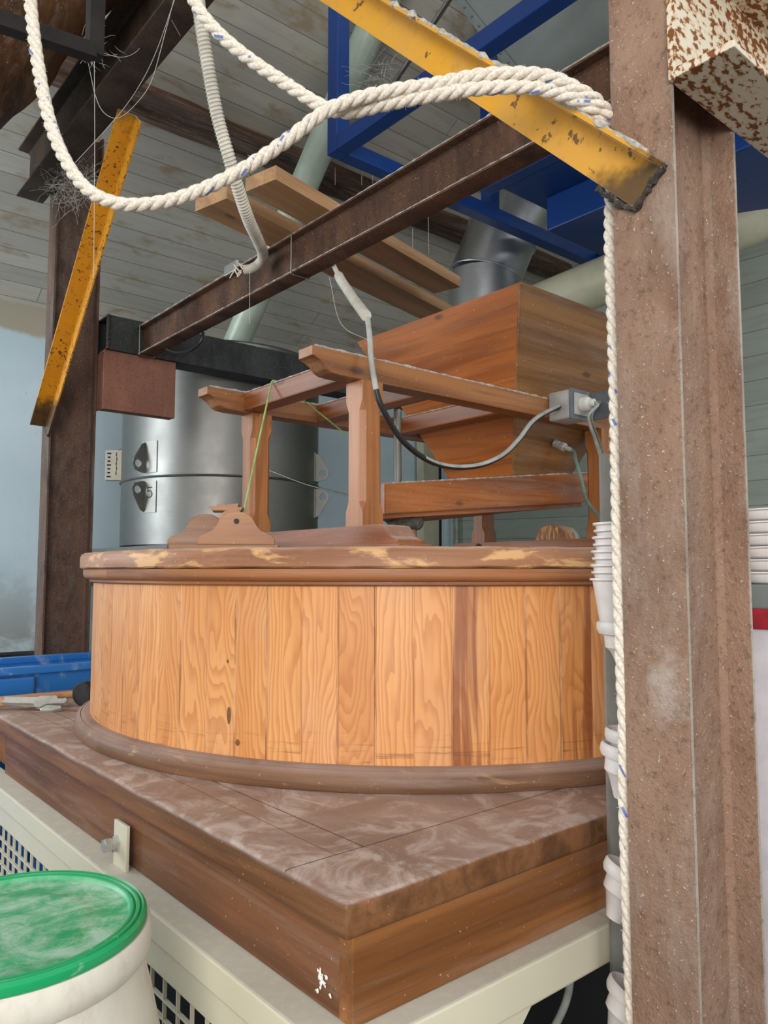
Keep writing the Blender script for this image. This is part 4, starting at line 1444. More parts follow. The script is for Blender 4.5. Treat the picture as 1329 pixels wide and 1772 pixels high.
def lug(ang, zc, flip):
    """Radial plate with a round hole."""
    d = Vector((math.cos(ang), math.sin(ang), 0))
    s = Z.cross(d)
    bm = bmesh.new()
    outer = [(0.0, 0.0), (0.02, 0.0), (0.062, 0.012), (0.076, 0.04), (0.068, 0.066), (0.025, 0.135), (0.0, 0.15)]
    m_ = 14
    hole = [(0.044 + 0.019 * math.cos(2 * PI * k / m_), 0.042 + 0.019 * math.sin(2 * PI * k / m_)) for k in range(m_)]
    A = TC + d * (TR - 0.001) + Z * zc
    f_ = -1 if flip else 1
    lays = []
    for off in (-0.003, 0.003):
        lays.append(([bm.verts.new(A + d * x + Z * z * f_ + s * off) for x, z in outer], [bm.verts.new(A + d * x + Z * z * f_ + s * off) for x, z in hole]))
    for (o_, h_), in ((lays[0],), (lays[1],)):
        es = [bm.edges.new((o_[k], o_[(k + 1) % len(o_)])) for k in range(len(o_))] + [bm.edges.new((h_[k], h_[(k + 1) % m_])) for k in range(m_)]
        bmesh.ops.triangle_fill(bm, edges=es, use_beauty=True)
    for idx, cnt in ((0, len(outer)), (1, m_)):
        for k in range(cnt):
            bm.faces.new([lays[0][idx][k], lays[0][idx][(k + 1) % cnt], lays[1][idx][(k + 1) % cnt], lays[1][idx][k]])
    o = obj('lifting_lug', bm, M['steel'], tank)
    # doubler plate on the shell
    bm = bmesh.new()
    for k in range(1):
        n_ = 8
        a0, a1 = ang - 0.03, ang + 0.15
        rows = []
        for zz in (zc + f_ * 0.0, zc + f_ * 0.15):
            rows.append([bm.verts.new(TC + Vector((math.cos(a0 + (a1 - a0) * j / n_), math.sin(a0 + (a1 - a0) * j / n_), 0)) * (TR + 0.004) + Z * zz) for j in range(n_ + 1)])
        rows2 = [[bm.verts.new(TC + (v.co - TC - Z * v.co.z).normalized() * (TR - 0.001) + Z * v.co.z) for v in r] for r in rows]
        for j in range(n_):
            bm.faces.new([rows[0][j], rows[0][j + 1], rows[1][j + 1], rows[1][j]])
            bm.faces.new([rows[0][j], rows2[0][j], rows2[0][j + 1], rows[0][j + 1]])
            bm.faces.new([rows[1][j], rows[1][j + 1], rows2[1][j + 1], rows2[1][j]])
        for j in (0, n_):
            bm.faces.new([rows[0][j], rows[1][j], rows2[1][j], rows2[0][j]])
    obj('doubler_plate', bm, M['steel_dark'], o)
    return a0, a1
angL = math.radians(-123)
angR = math.radians(-9)
for ang in (angL, angR):
    for fl in (False, True):
        r_ = lug(ang, zband + (-0.02 if fl else 0.02), fl)
# stamped figure 5 on the lower left plate
bm = bmesh.new()
a5 = angL + 0.075
d5 = Vector((math.cos(a5), math.sin(a5), 0)); s5 = Z.cross(d5)
c5 = TC + d5 * (TR + 0.0045) + Z * (zband - 0.075)
k5 = [(0.014, 0.024), (-0.012, 0.024), (-0.014, 0.003), (-0.004, 0.008), (0.008, 0.006), (0.015, -0.004), (0.015, -0.013), (0.008, -0.022), (-0.004, -0.024), (-0.014, -0.019)]
tube(bm, [c5 + s5 * x + Z * z for x, z in k5], 0.0022, 6)
obj('stamped_digit', bm, M['engrave'], tank, label='stamped figure 5')
# small carton with dark print pushed behind the lug
cb = at(202, 806, 3.95)
cart = thing('small_carton', 'small beige carton with dark blue print beside the stainless tank', 'carton', cb - Z * 0.075, 0)
bm = bmesh.new()
def boxw(bm, c, sx, sy, sz, rz, bev=0.0):
    xd = Vector((math.cos(rz), math.sin(rz), 0)); yd = Vector((-xd.y, xd.x, 0))
    t = bmesh.new()
    add_hex(t, [c + xd * i * sx / 2 + yd * j * sy / 2 + Z * k * sz / 2 for k in (-1, 1) for i, j in ((-1, -1), (1, -1), (1, 1), (-1, 1))])
    if bev: bmesh.ops.bevel(t, geom=t.edges[:], offset=bev, segments=2, affect='EDGES')
    join(bm, t)
rzc = math.radians(8)
boxw(bm, cb, 0.105, 0.05, 0.155, rzc)
obj('box', bm, M['carton'], cart)
bm = bmesh.new()
xd = Vector((math.cos(rzc), math.sin(rzc), 0)); yd = Vector((-xd.y, xd.x, 0))
for k in range(7):
    zz = 0.06 - k * 0.02
    boxw(bm, cb - yd * 0.0255 + Z * zz - xd * 0.034, 0.014 if k % 3 else 0.02, 0.001, 0.008, rzc)
obj('printed_blocks', bm, M['ink'], cart)
bm = bmesh.new()
for k in range(5):
    boxw(bm, cb - yd * 0.0255 + Z * (0.055 - k * 0.024) + xd * (0.002 + 0.002 * (k % 2)), 0.004, 0.001, 0.02, rzc)
obj('printed_lines', bm, M['ink'], cart)
bm = bmesh.new()
hk = cb + Z * 0.078
tube(bm, [hk, hk + Z * 0.01 + xd * 0.02, TC + (hk - TC - Z * hk.z).normalized() * TR + Z * (hk.z + 0.012)], 0.002, 6)
obj('hanging_wire', bm, M['steel_dark'], cart)
# slack wire from the tank towards the trestle
bm = bmesh.new()
tube(bm, catmull([at(462, 812, 3.57), at(530, 838, 3.45), at(605, 857, 3.3), at(660, 868, 3.2)], 6), 0.0035, 6)
obj('slack_wire', bm, M['steel_dark'], None, True, 'thin slack wire stretched from the stainless tank to the right', 'wire')
# stainless stand below the tank
std = thing('tank_stand', 'grey stainless steel stand under the tank at the left', 'stand', Vector((TC.x, TC.y, 0)))
su, sv = TC.dot(U), TC.dot(V)
bm = bmesh.new()
L_ = 0.56
box_uv(bm, su - L_, su + L_, sv - L_, sv - L_ + 0.05, 1.54, 1.60, 0.003)
box_uv(bm, su - L_, su + L_, sv + L_ - 0.05, sv + L_, 1.54, 1.60, 0.003)
box_uv(bm, su - L_, su - L_ + 0.05, sv - L_ + 0.05, sv + L_ - 0.05, 1.54, 1.60, 0.003)
box_uv(bm, su + L_ - 0.05, su + L_, sv - L_ + 0.05, sv + L_ - 0.05, 1.54, 1.60, 0.003)
box_uv(bm, su - L_ + 0.01, su + L_ - 0.01, sv - L_ + 0.01, sv + L_ - 0.01, 1.600, 1.619)
obj('top_frame', bm, M['steel_dark'], std)
for a in (-1, 1):
    for b in (-1, 1):
        bm = bmesh.new()
        box_uv(bm, su + a * (L_ - 0.025) - 0.025, su + a * (L_ - 0.025) + 0.025, sv + b * (L_ - 0.025) - 0.025, sv + b * (L_ - 0.025) + 0.025, 0, 1.54, 0.003)
        bar(bm, W(su + a * (L_ - 0.03), sv + b * (L_ - 0.025), 1.40), W(su + a * (L_ - 0.17), sv + b * (L_ - 0.025), 1.54), 0.03, 0.03, V)
        obj('leg', bm, M['steel_dark'], std)

# ---------------------------------------------------------------- blue bin, black tub, tools
BV0, BV1 = 2.72, 3.06
bn = thing('blue_bin', 'large blue plastic bin with ribbed side behind the end of the plinth', 'bin', W(0.75, (BV0 + BV1) / 2, 0))
bm = bmesh.new()
bu0, bu1, bzt = 0.2, 1.5, 1.185
def tray(bm, u0, u1, v0, v1, z0_, z1_, t):
    for q in ((u0, u1, v0, v0 + t), (u0, u1, v1 - t, v1), (u0, u0 + t, v0 + t, v1 - t), (u1 - t, u1, v0 + t, v1 - t)):
        box_uv(bm, *q, z0_, z1_, 0.002)
    box_uv(bm, u0 + t, u1 - t, v0 + t, v1 - t, z0_, z0_ + t)
tray(bm, bu0, bu1, BV0 + 0.03, BV1, 0.0, bzt, 0.006)
body = obj('body', bm, M['bin'], bn)
bm = bmesh.new()
box_uv(bm, bu0 - 0.03, bu1 + 0.03, BV0, BV0 + 0.034, bzt - 0.022, bzt + 0.004, 0.006)
box_uv(bm, bu0 - 0.03, bu1 + 0.03, BV1 - 0.01, BV1 + 0.02, bzt - 0.022, bzt + 0.004, 0.006)
obj('rim', bm, M['bin'], bn)
uu = on_v(66, 1180, BV0).dot(U)
for (ua_, ub_) in ((uu - 0.30, uu - 0.008), (uu + 0.24, uu + 0.60)):
    bm = bmesh.new()
    box_uv(bm, ua_, ub_, BV0 + 0.004, BV0 + 0.03, 0.2, bzt - 0.03, 0.008)
    obj('rib', bm, M['bin'], body)
bm = bmesh.new()
tp = at(45, 1140, 3.72)
lathe(bm, [(0, 0.0), (0.24, 0), (0.27, tp.z - 0.01), (0.285, tp.z), (0.28, tp.z + 0.012), (0.262, tp.z), (0.23, 0.02), (0, 0.02)], Vector((tp.x + 0.02, tp.y, 0)), 48)
obj('black_tub', bm, M['rubber'], None, True, 'black tub rim showing behind the blue bin at the left edge', 'tub')

mz = ZS
ma = on_z(158, 1199, mz + 0.032)
mal = thing('rubber_mallet', 'rubber mallet with wooden handle lying on the left end of the plinth', 'mallet', Vector((ma.x, ma.y, mz)), math.radians(178))
hdir = (on_z(0, 1206, mz + 0.022) - on_z(130, 1195, mz + 0.028)).normalized()
bm = bmesh.new()
cdir = Vector((0.34, 0.94, 0)).normalized()
lathe(bm, [(0, -0.045), (0.030, -0.045), (0.034, -0.041), (0.034, -0.012), (0.0325, -0.010), (0.0325, 0.012), (0.034, 0.014), (0.034, 0.042), (0.030, 0.046), (0, 0.046)], Vector((ma.x, ma.y, mz + 0.0345)), 32, cdir)
obj('head', bm, M['rubber'], mal, True)
bm = bmesh.new()
h0 = Vector((ma.x, ma.y, mz + 0.034)) - hdir * 0.045
h1 = Vector((ma.x, ma.y, mz)) + hdir * 0.36
h1.z = mz + 0.0165
hp = [h0.lerp(h1, k / 14) for k in range(15)]
tube(bm, hp, 0.011, 14, rfun=lambda i: 0.0105 + 0.004 * math.sin(min(1, max(0, (i - 4) / 10)) * PI * 0.8))
obj('handle', bm, M['handle'], mal, True)
# adjustable wrench
wa = on_z(66, 1221, mz + 0.01)
wdir = (on_z(124, 1219, mz + 0.01) - on_z(0, 1217, mz + 0.01)).normalized()
ws = (Z.cross(wdir) * 0.72 + Z * 0.69).normalized()
wn_ = wdir.cross(ws)
wr = thing('adjustable_wrench', 'steel adjustable wrench lying in front of the mallet', 'wrench', Vector((wa.x, wa.y, mz)), 0)
W0 = Vector((wa.x + 0.012, wa.y - 0.02, mz + 0.0245))
bm = bmesh.new()
prism(bm, [(-0.24, -0.011), (-0.24, 0.012), (-0.08, 0.010), (-0.01, 0.009), (0.0, 0.016), (0.045, 0.018), (0.052, 0.012), (0.050, 0.004), (0.078, 0.010), (0.084, 0.002), (0.078, -0.008), (0.03, -0.010), (0.012, -0.022), (0, -0.022), (-0.01, -0.010), (-0.08, -0.010)],
      W0 - wn_ * 0.007, W0 + wn_ * 0.007, wdir, ws, 0.002)
obj('body', bm, M['zinc'], wr)
bm = bmesh.new()
prism(bm, [(0.014, -0.028), (0.030, -0.014), (0.074, -0.016), (0.076, -0.024), (0.05, -0.034), (0.02, -0.034)], W0 - wn_ * 0.006, W0 + wn_ * 0.006, wdir, ws, 0.002)
obj('sliding_jaw', bm, M['zinc'], wr)
bm = bmesh.new()
lathe(bm, [(0, -0.011), (0.006, -0.011), (0.007, -0.008), (0.005, -0.005), (0.007, -0.002), (0.005, 0.001), (0.007, 0.004), (0.005, 0.007), (0.006, 0.011), (0, 0.011)], W0 + wdir * 0.014 - ws * 0.006, 12, wdir)
obj('worm', bm, M['steel_dark'], wr)

# ---------------------------------------------------------------- barrel
BC = Vector((-0.474, 1.008, 0))
ZL = 1.06
bar_ = thing('flour_barrel', 'off-white plastic barrel with a flour-dusted green lid at lower left', 'barrel', BC, 0)
bm = bmesh.new()
lathe(bm, [(0, 0), (0.19, 0), (0.20, 0.012), (0.207, 0.08), (0.207, 0.50), (0.205, 0.70), (0.198, 0.82), (0.188, 0.90), (0.176, 0.955), (0.168, 0.985), (0.1655, 1.005), (0.172, 1.012), (0.1745, 1.026), (0.173, 1.044), (0.169, 1.048), (0.160, 1.046), (0.158, 1.0), (0.15, 0.99), (0, 0.99)], BC, 96)
obj('body', bm, M['barrel'], bar_, True)
bm = bmesh.new()
lathe(bm, [(0.1595, 1.040), (0.1675, 1.0505), (0.1672, 1.058), (0.163, 1.0622), (0.1595, 1.0585), (0.158, 1.0622), (0.155, 1.0625), (0.1525, 1.0585), (0.150, 1.0615), (0.147, 1.0605), (0.1450, 1.0565), (0.142, 1.0550), (0.095, 1.0545), (0.092, 1.0552), (0.088, 1.0545), (0, 1.0548)], BC, 96)
obj('lid', bm, M['lid'], bar_, True, label='green lid dusted with flour')

# ---------------------------------------------------------------- ropes
def rope(bm, path, r, step=0.004, pitch=0.058, seed=0):
    pts = resample(catmull(path, 14), step)
    fr_ = frames(pts)
    sl_ = bm.faces.layers.float.get('strand') or bm.faces.layers.float.new('strand')
    for k in range(3):
        before = len(bm.faces)
        sp2 = []
        for i, (p, (t, x, y)) in enumerate(zip(pts, fr_)):
            a = -2 * PI * i * step / pitch + 2 * PI * k / 3
            sp2.append(p + (x * math.cos(a) + y * math.sin(a)) * r * 0.5)
        tube(bm, sp2, r * 0.56, 9, True, 'uv')
        bm.faces.ensure_lookup_table()
        for f in bm.faces[before:]:
            f[sl_] = 1.0 if k == 0 else 0.0
    return pts, fr_
def fuzz(pts, fr_, r, n, seed):
    rnd = random.Random(seed)
    bm = bmesh.new()
    for _ in range(n):
        i = rnd.randrange(len(pts))
        t, x, y = fr_[i]
        a = rnd.uniform(0, 2 * PI)
        d = x * math.cos(a) + y * math.sin(a)
        p = pts[i] + d * r * 0.95
        e = p + d * rnd.uniform(0.001, 0.0045) + t * rnd.uniform(-0.004, 0.004)
        s = t.cross(d) * 0.00022
        bm.faces.new([bm.verts.new(p + s), bm.verts.new(p - s), bm.verts.new(e)])
        bm.faces.new([bm.verts.new(p + t * 0.00022), bm.verts.new(p - t * 0.00022), bm.verts.new(e)])
    return bm
RR = 0.0098
pathA = [(48, -70, 1.14), (54, 20, 1.14), (67, 120, 1.13), (86, 210, 1.12), (112, 275, 1.11), (148, 325, 1.10), (195, 350, 1.09), (245, 354, 1.085), (305, 344, 1.08), (370, 319, 1.075), (432, 286, 1.07),
         (500, 240, 1.062), (552, 200, 1.055), (600, 176, 1.052), (677, 157, 1.05), (756, 145, 1.05), (834, 130, 1.045), (912, 128, 1.035), (955, 135, 1.03), (995, 153, 1.025), (1030, 174, 1.03), (1052, 200, 1.045),
         (1063, 235, 1.075), (1062, 290, 1.085), (1058, 345, 1.08), (1057, 430, 1.075), (1062, 560, 1.07), (1066, 700, 1.065), (1069, 850, 1.06), (1072, 1000, 1.055), (1077, 1150, 1.05), (1082, 1260, 1.05), (1082, 1360, 1.058), (1086, 1500, 1.06), (1091, 1640, 1.06), (1096, 1800, 1.06), (1100, 2000, 1.06)]
ra = thing('hanging_rope', 'white twisted rope with blue flecks looping at left and hanging down the right post', 'rope', at(1085, 1772, 1.05))
bm = bmesh.new()
ptsA, frA = rope(bm, [at(*q) for q in pathA], RR)
obj('yarn', bm, M['rope'], ra, True)
o = obj('stray_fibres', fuzz(ptsA, frA, RR, 1500, 1), M['fibre'], ra)
o['kind'] = 'stuff'
pathB = [(305, -75, 1.12), (328, -15, 1.12), (352, 28, 1.11), (392, 70, 1.105), (440, 108, 1.10), (492, 143, 1.095), (545, 177, 1.09), (575, 190, 1.085), (610, 193, 1.075), (677, 178, 1.062), (756, 164, 1.055), (834, 153, 1.045), (912, 151, 1.04), (955, 158, 1.035), (990, 169, 1.03),
         (1022, 187, 1.035), (1046, 210, 1.055), (1060, 245, 1.095), (1072, 285, 1.14), (1085, 330, 1.17), (1090, 380, 1.18)]
rb = thing('crossing_rope', 'white rope from the top centre lying over the yellow brace beside the other strand', 'rope', at(700, 192, 1.06))
bm = bmesh.new()
ptsB, frB = rope(bm, [at(*q) for q in pathB], RR)
obj('yarn', bm, M['rope'], rb, True)
o = obj('stray_fibres', fuzz(ptsB, frB, RR, 700, 2), M['fibre'], rb)
o['kind'] = 'stuff'

# ---------------------------------------------------------------- conduits and cables
def yz(px):                               # distance along the girder face at an image column
    return on_u(px, 450, uI - 0.045).y
cw = thing('wrapped_conduit', 'white conduit wrapped in cord hanging from above onto the rusty I-beam', 'conduit', at(430, 470, 2.3), 0)
yb = on_u(440, 440, uI - 0.05).y
pth = [at(*q) for q in ((340, -60, 1.66), (347, 30, 1.68), (361, 120, 1.72), (376, 200, 1.76), (396, 272, 1.80), (413, 330, 1.86), (430, 380, 1.95), (446, 415, 2.10), (455, 440, 2.28), (448, 456, yb - 0.01), (434, 465, yb - 0.01), (420, 467, yb - 0.005))]
pth = resample(catmull(pth, 10), 0.006)
bm = bmesh.new()
tube(bm, pth, 0.0145, 16)
pipe_o = obj('pipe', bm, M['conduit'], cw, True)
fr_ = frames(pth)
bm = bmesh.new()
hel = []
n0, n1_ = int(len(pth) * 0.10), int(len(pth) * 0.90)
for i in range(n0, n1_):
    for s in range(8):
        t = s / 8
        a = 2 * PI * ((i + t) * 0.006) / 0.0085
        p = pth[i].lerp(pth[i + 1], t)
        tt, x, y = fr_[i]
        hel.append(p + (x * math.cos(a) + y * math.sin(a)) * 0.0140)
tube(bm, hel, 0.0030, 5)
obj('wrapping_cord', bm, M['conduit'], pipe_o, True)
bm = bmesh.new()
for k in range(5):
    a = pth[-1] + Vector((random.uniform(-.02, .0), -0.012, random.uniform(-.015, .015)))
    tube(bm, catmull([a, a + Vector((-0.012, -0.004, random.uniform(-.02, .02))), a + Vector((random.uniform(-.03, .01), -0.006, random.uniform(-.05, .03)))], 5), 0.002, 5)
obj('frayed_end', bm, M['rope'], pipe_o)
bm = bmesh.new()
cpv = on_u(398, 466, uI - 0.036)
bar(bm, cpv - V * -0.03 - Z * 0.0, cpv - V * 0.05, 0.012, 0.035, Z, 0.002)
obj('girder_clamp', bm, M['chrome'], None, False, 'small grey metal clamp at the end of the wrapped conduit on the I-beam', 'clamp')

# supply cable: white tube, then cable looping to the socket
vsock = V1 - RW / 2
sk = on_v(975, 697, vsock)
sku = sk.dot(U) - 0.03; skz = 1.985
sb = W(sku - 0.05, vsock - 0.035, skz - 0.012)
cab = thing('supply_cable', 'cable from a white conduit under the I-beam looping down to the grey socket', 'cable', at(760, 805, 1.9), 0)
y0 = on_z(575, 462, ZI).y
ce = [at(575, 455, y0 + 0.02), at(590, 485, y0 - 0.05), at(612, 518, y0 - 0.15), at(634, 547, 1.80)]
bm = bmesh.new()
tube(bm, [ce[0] + Z * 0.05, ce[0], ce[1]], 0.007, 10)
tube(bm, resample([ce[1].lerp(ce[0], 0.25), ce[1], ce[2], ce[3]], 0.02), 0.0135, 14)
obj('white_tube', bm, M['conduit'], cab, True)
loop_px = [(636, 551, 1.80), (640, 585, 1.765), (642, 620, 1.745), (646, 648, 1.735), (655, 690, 1.735), (670, 722, 1.75), (692, 757, 1.78), (722, 785, 1.83), (756, 803, 1.89), (795, 809, 1.95), (835, 804, 2.0), (870, 788, 2.04), (897, 762, 2.07), (925, 727, 2.10)]
lp_ = catmull([at(*q) for q in loop_px] + [sb - V * 0.012 - U * 0.012, sb], 8)
cut = int(len(lp_) * 0.24)
bm = bmesh.new()
tube(bm, lp_[:cut + 1], 0.0068, 10)
obj('cable', bm, M['cable_grey'], cab, True, label='grey upper length of cable')
bm = bmesh.new()
tube(bm, lp_[cut:], 0.0068, 10)
cb2 = obj('cable', bm, M['cable_black'], cab, True, label='black lower length of cable')
bm = bmesh.new()
# dust lying along the outside of the loop
k0 = cut + (len(lp_) - cut) // 3
tube(bm, [p + Vector((0, -0.001, 0.0012)) for p in lp_[k0:]], 0.0065, 10)
obj('dust_coat', bm, M['cable_grey'], cb2, True)

so = thing('wall_socket', 'grey surface socket box with open flap and white plug on the trestle rail', 'socket', W(sku, vsock, skz - 0.045))
bm = bmesh.new()
box_uv(bm, sku - 0.045, sku + 0.045, vsock - 0.075, vsock - 0.0005, skz - 0.045, skz + 0.04, 0.008, 3)
obj('box', bm, M['socket_light'], so, True)
bm = bmesh.new()
box_uv(bm, sku - 0.047, sku + 0.047, vsock - 0.082, vsock - 0.0755, skz - 0.047, skz + 0.042, 0.003)
fp = obj('face_plate', bm, M['socket_dark'], so)
bm = bmesh.new()
box_uv(bm, sku - 0.034, sku + 0.034, vsock - 0.086, vsock - 0.0825, skz - 0.034, skz + 0.030, 0.002)
obj('insert', bm, M['socket_light'], fp)
bm = bmesh.new()
box_uv(bm, sku + 0.048, sku + 0.056, vsock - 0.165, vsock - 0.082, skz - 0.043, skz + 0.038, 0.003)
obj('flap', bm, M['socket_dark'], so)
bm = bmesh.new()
pl0 = W(sku + 0.004, vsock - 0.0865, skz - 0.002)
lathe(bm, [(0, 0), (0.021, 0), (0.021, 0.018), (0.017, 0.025), (0.012, 0.027), (0.011, 0.040), (0, 0.041)], pl0, 24, -V)
plg = thing('power_plug', 'white plug pushed into the grey socket box', 'plug', pl0)
obj('body', bm, M['plug'], plg, True)
bm = bmesh.new()
pe = pl0 - V * 0.038
tube(bm, catmull([pe, pe - V * 0.012 - Z * 0.01, at(1018, 722, pe.y - 0.02), at(1030, 760, pe.y - 0.12), at(1042, 800, pe.y - 0.35), at(1054, 860, 1.50), at(1064, 930, 1.30), at(1068, 1050, 1.262), at(1070, 1300, 1.262), at(1078, 1700, 1.262)], 8), 0.0045, 8)
obj('flex', bm, M['cable_grey'], plg, True)
bm = bmesh.new()
tube(bm, catmull([pe + U * 0.004, pe - V * 0.012 + U * 0.012, at(1024, 722, pe.y - 0.02), at(1038, 765, pe.y - 0.12), at(1050, 810, pe.y - 0.35), at(1062, 860, 1.50), at(1072, 930, 1.30), at(1076, 1050, 1.262), at(1078, 1300, 1.262), at(1086, 1700, 1.262)], 8), 0.0025, 8)
obj('earth_wire', bm, M['cable_teal'], plg, True)
# sensor on the hopper
hz_ = 1.94
sn = on_v(962, 768, HV - hop_half(1.93))
sen = thing('hopper_sensor', 'small grey cable gland and lead on the lower side of the hopper', 'sensor', sn)
ns = (-V * 0.9 - Z * 0.42).normalized()
bm = bmesh.new()
lathe(bm, [(0, -0.004), (0.013, -0.004), (0.013, 0.012), (0.010, 0.013), (0.010, 0.024), (0.014, 0.025), (0.014, 0.036), (0.008, 0.038), (0.007, 0.06), (0, 0.06)], sn, 8, ns)
obj('gland', bm, M['cable_grey'], sen)
bm = bmesh.new()
s0 = sn + ns * 0.055
tube(bm, catmull([s0, s0 + ns * 0.02 - Z * 0.004, at(996, 795, s0.y - 0.08), at(1006, 830, s0.y - 0.12), at(1015, 865, s0.y - 0.18), at(1032, 890, s0.y - 0.3), at(1058, 925, 1.55), at(1060, 1000, 1.275), at(1060, 1300, 1.262), at(1066, 1700, 1.262)], 8), 0.005, 8)
obj('lead', bm, M['cable_teal'], sen, True)
# black cable under the girder end
bm = bmesh.new()
tube(bm, catmull([at(352, 575, 2.8), at(346, 592, 2.8), at(330, 606, 2.82), at(305, 610, 2.86), at(288, 604, 2.9)], 8), 0.006, 8)
obj('short_cable', bm, M['cable_black'], None, True, 'short black cable drooping under the left end of the I-beam', 'cable')
# hose under the machine
bm = bmesh.new()
tube(bm, catmull([at(989, 1660, 1.42), at(987, 1690, 1.42), at(983, 1720, 1.43), at(973, 1750, 1.44), at(955, 1785, 1.46), at(925, 1840, 1.5)], 8), 0.007, 10)
obj('clear_hose', bm, M['cable_grey'], None, True, 'grey hose hanging below the front rail of the cream frame', 'hose')

# ---------------------------------------------------------------- rack of white plastic cups by the post
s_l = at(1044, 900, 1.215); s_r = at(1092, 900, 1.215)
rk = thing('cup_rack', 'narrow grey steel upright behind the rope carrying white plastic cups', 'rack', Vector(((s_l.x + s_r.x) / 2, 1.225, 0)), 0)
bm = bmesh.new()
ztop = at(1040, 785, 1.215).z
t = bmesh.new()
add_hex(t, [Vector((s_l.x, 1.215, 0)), Vector((s_r.x, 1.215, 0)), Vector((s_r.x, 1.235, 0)), Vector((s_l.x, 1.235, 0)), Vector((s_l.x, 1.215, ztop)), Vector((s_r.x, 1.215, ztop)), Vector((s_r.x, 1.235, ztop)), Vector((s_l.x, 1.235, ztop))])
bmesh.ops.bevel(t, geom=t.edges[:], offset=0.002, segments=2, affect='EDGES')
join(bm, t)
obj('upright', bm, M['rack'], rk)
def cup_mesh(r=0.042, h=0.075):
    bm = bmesh.new()
    lathe(bm, [(0, -h), (r * 0.62, -h), (r * 0.66, -h + 0.004), (r * 0.9, -0.004), (r * 1.0, -0.002), (r, 0.001), (r * 0.9, 0.0005), (r * 0.62, -h + 0.006), (0, -h + 0.006)], Vector((0, 0, 0)), 40)
    return bm
c0 = at(1078, 952, 1.150)
grp = 'white cups nested in a stack'
first = None
ZT = at(1078, 906, 1.15).z
for k in range(9):
    zc = ZT - k * 0.0103
    if first is None:
        first = obj('plastic_cup', cup_mesh(), M['cup'], None, True, 'white plastic cup at the top of the nested stack beside the rope', 'cup', grp, loc=Vector((0, 0, 0)), rotz=0)
        c_ = first
    else:
        c_ = copy_tree(first)
        c_['label'] = ['second', 'third', 'fourth', 'fifth', 'sixth', 'seventh', 'eighth', 'lowest'][k - 1] + (' white plastic cup from the top of the nested stack' if k < 8 else ' white plastic cup of the nested stack beside the rope')
    c_.location = (c0.x - 0.0008 * k + (0.001 if k % 2 else -0.001), c0.y, zc)
def scoop(px, py, Y, r, tilt, label, dx=0.0):
    bm = bmesh.new()
    lathe(bm, [(0, -0.07), (r * 0.30, -0.07), (r * 0.34, -0.066), (r * 0.62, -0.040), (r * 0.78, -0.034), (r * 0.82, -0.016), (r * 0.98, -0.014), (r * 1.05, -0.008), (r * 1.05, 0.001), (r, 0.004), (r * 0.9, 0.001), (r * 0.72, -0.03), (r * 0.28, -0.066), (0, -0.066)], Vector((0, 0, 0)), 40)
    for v in bm.verts: v.co = v.co + Vector((0, 0, 0.0))
    bm.transform(Matrix.Rotation(tilt, 4, 'Y'))
    p = at(px, py, Y)
    bm.transform(Matrix.Translation(p))
    return obj('plastic_funnel', bm, M['cup'], None, True, label, 'funnel', rotz=0)
scoop(1088, 1080, 1.145, 0.044, 0.0, 'white plastic funnel just below the stack of cups')
scoop(1094, 1300, 1.145, 0.043, 0.22, 'white plastic funnel level with the lower drum ring')
scoop(1098, 1270, 1.150, 0.040, 0.12, 'thin white disc-like funnel resting above the one by the drum ring')
scoop(1098, 1512, 1.145, 0.042, 0.45, 'tilted white funnel beside the wooden fascia')
scoop(1104, 1722, 1.145, 0.042, 0.5, 'tilted white funnel at the bottom by the dark gap')
# ---------------------------------------------------------------- things at the far right edge
rp_ = at(1352, 950, 1.25)
grp = 'white trays stacked at the right edge'
first = None
zb0 = at(1330, 1010, 1.25).z
for k in range(6):
    if first is None:
        bm = bmesh.new()
        h = 0.0198
        lathe(bm, [(0, 0), (0.050, 0), (0.056, 0.004), (0.059, 0.015), (0.063, h - 0.003), (0.062, h - 0.001), (0.056, 0.014), (0.048, 0.004), (0, 0.004)], Vector((0, 0, 0)), 40)
        first = obj('plastic_tray', bm, M['cup'], None, True, 'white plastic tray at the foot of the stack at the right edge', 'tray', grp, loc=Vector((0, 0, 0)), rotz=0)
        c_ = first
    else:
        c_ = copy_tree(first)
        c_['label'] = ['second', 'third', 'fourth', 'fifth'][k - 1] + ' white tray from the foot of the stack at the right edge' if k < 5 else 'topmost white tray of the stack at the right edge'
    c_.location = (rp_.x, rp_.y, zb0 + 0.0202 * k)
cu, cv = rp_.dot(U), rp_.dot(V)
shf = thing('side_cabinet', 'pale cabinet behind the right post carrying the white trays', 'cabinet', W(cu + 0.1, cv - 0.03, 0))
bm = bmesh.new()
box_uv(bm, cu - 0.065, cu + 0.30, cv - 0.16, cv + 0.085, 0, zb0 - 0.04, 0.006)
obj('carcass', bm, M['lilac'], shf)
bm = bmesh.new()
box_uv(bm, cu - 0.07, cu + 0.305, cv - 0.165, cv + 0.09, zb0 - 0.039, zb0 - 0.0005, 0.004)
obj('cabinet_top', bm, M['sheet'], shf)
bm = bmesh.new()
zr = at(1326, 1072, 1.2).z
box_uv(bm, cu - 0.071, cu - 0.0655, cv - 0.15, cv + 0.08, zr - 0.016, zr + 0.016, 0.002)
obj('red_stripe', bm, M['red'], shf, label='red stripe')

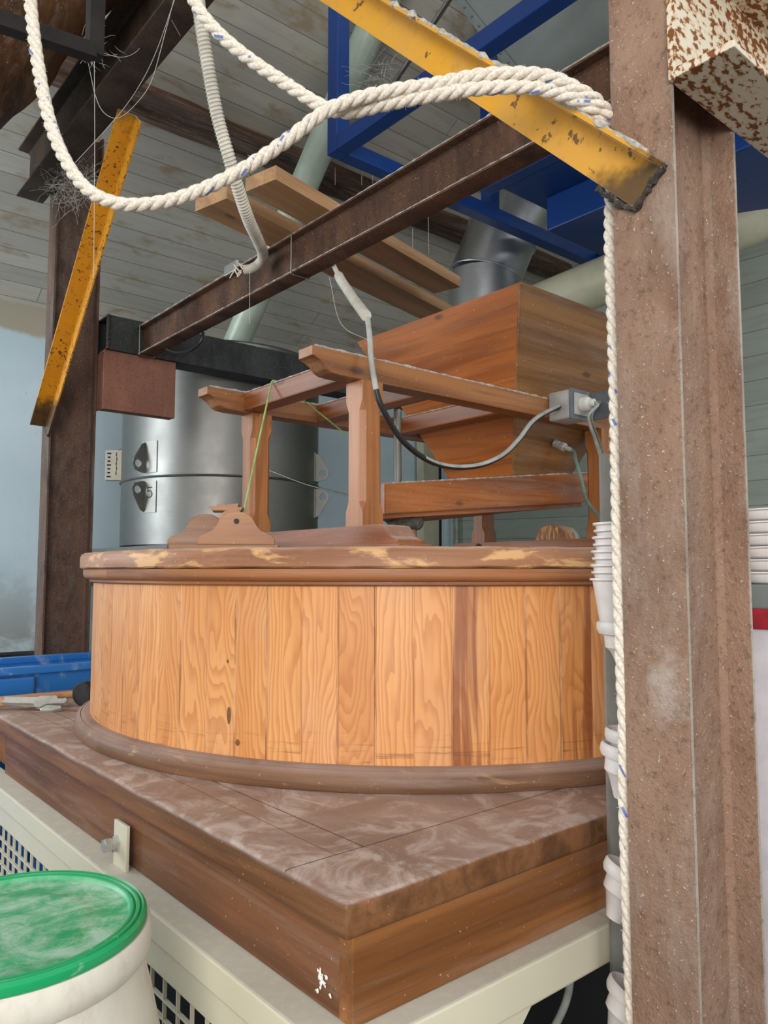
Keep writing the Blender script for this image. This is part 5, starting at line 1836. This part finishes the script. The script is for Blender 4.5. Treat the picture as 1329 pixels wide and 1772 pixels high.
# ---------------------------------------------------------------- cobwebs
def cobweb(label, strands, r=0.0006):
    if 1 < len(strands) < 12:
        root = thing('cobweb', label, 'cobweb', at(*strands[0][0]), 0)
        for s in strands:
            bm = bmesh.new()
            tube(bm, catmull([at(*q) for q in s], 6) if len(s) > 2 else [at(*q) for q in s], r, 4, False)
            obj('thread', bm, M['web'], root)
        return root
    bm = bmesh.new()
    for s in strands:
        tube(bm, catmull([at(*q) for q in s], 6) if len(s) > 2 else [at(*q) for q in s], r, 4, False)
    return obj('cobweb', bm, M['web'], None, False, label, 'cobweb')
cobweb('long vertical cobweb thread hanging in front of the left yellow brace', [[(163, 70, 2.0), (164, 250, 2.0), (162, 480, 2.0)]], 0.0008)
cobweb('cobweb threads slung from the header beam across the left yellow brace', [
    [(302, -5, 1.9), (285, 60, 1.95), (262, 140, 2.0), (235, 180, 2.0), (205, 204, 2.0), (180, 195, 2.0), (165, 165, 2.0), (153, 110, 2.05)],
    [(302, 0, 1.9), (270, 90, 2.0), (240, 150, 2.05), (200, 205, 2.1), (130, 282, 2.2)],
    [(178, 92, 2.1), (210, 99, 2.1), (235, 90, 2.1), (255, 66, 2.1)], [(297, 35, 1.95), (312, 62, 2.0)]], 0.0007)
def tuft(label, px, py, Y, rad, n, seed):
    rnd = random.Random(seed)
    st_ = []
    for _ in range(n):
        a = rnd.uniform(0, 2 * PI)
        x, y = px + rnd.gauss(0, rad * 0.5), py + rnd.gauss(0, rad * 0.45)
        s = [(x, y, Y)]
        for k in range(4):
            a += rnd.uniform(-0.45, 0.45)
            x += math.cos(a) * rad * 0.28; y += math.sin(a) * rad * 0.28
            s.append((x, y, Y + rnd.uniform(-0.03, 0.03)))
        st_.append(s)
    return cobweb(label, st_, 0.00038)
tuft('tangled grey cobweb under the cut end of the header beam', 126, 318, 2.75, 40, 130, 3)
tuft('dense cobweb at the joint of the black angle and hanger', 160, 85, 2.05, 26, 34, 4)
tuft('cobweb between the blue upright and the pale green pipe', 650, 125, 2.8, 34, 40, 5)
tuft('cobweb tatters along the roof timber', 340, 205, 3.6, 50, 36, 6)
cobweb('fine cobweb threads hanging below the roof timber by the planks', [[(521, 285, 3), (520, 360, 3)], [(580, 290, 3), (580, 320, 3)], [(626, 303, 3), (626, 320, 3)], [(645, 303, 3), (645, 318, 3)], [(432, 465, 2.2), (432, 560, 2.2)],
        [(570, 480, 2.1), (590, 560, 2.1), (640, 590, 2.0)], [(741, 370, 2.6), (742, 440, 2.6)], [(714, 395, 2.6), (714, 430, 2.6)]], 0.0006)
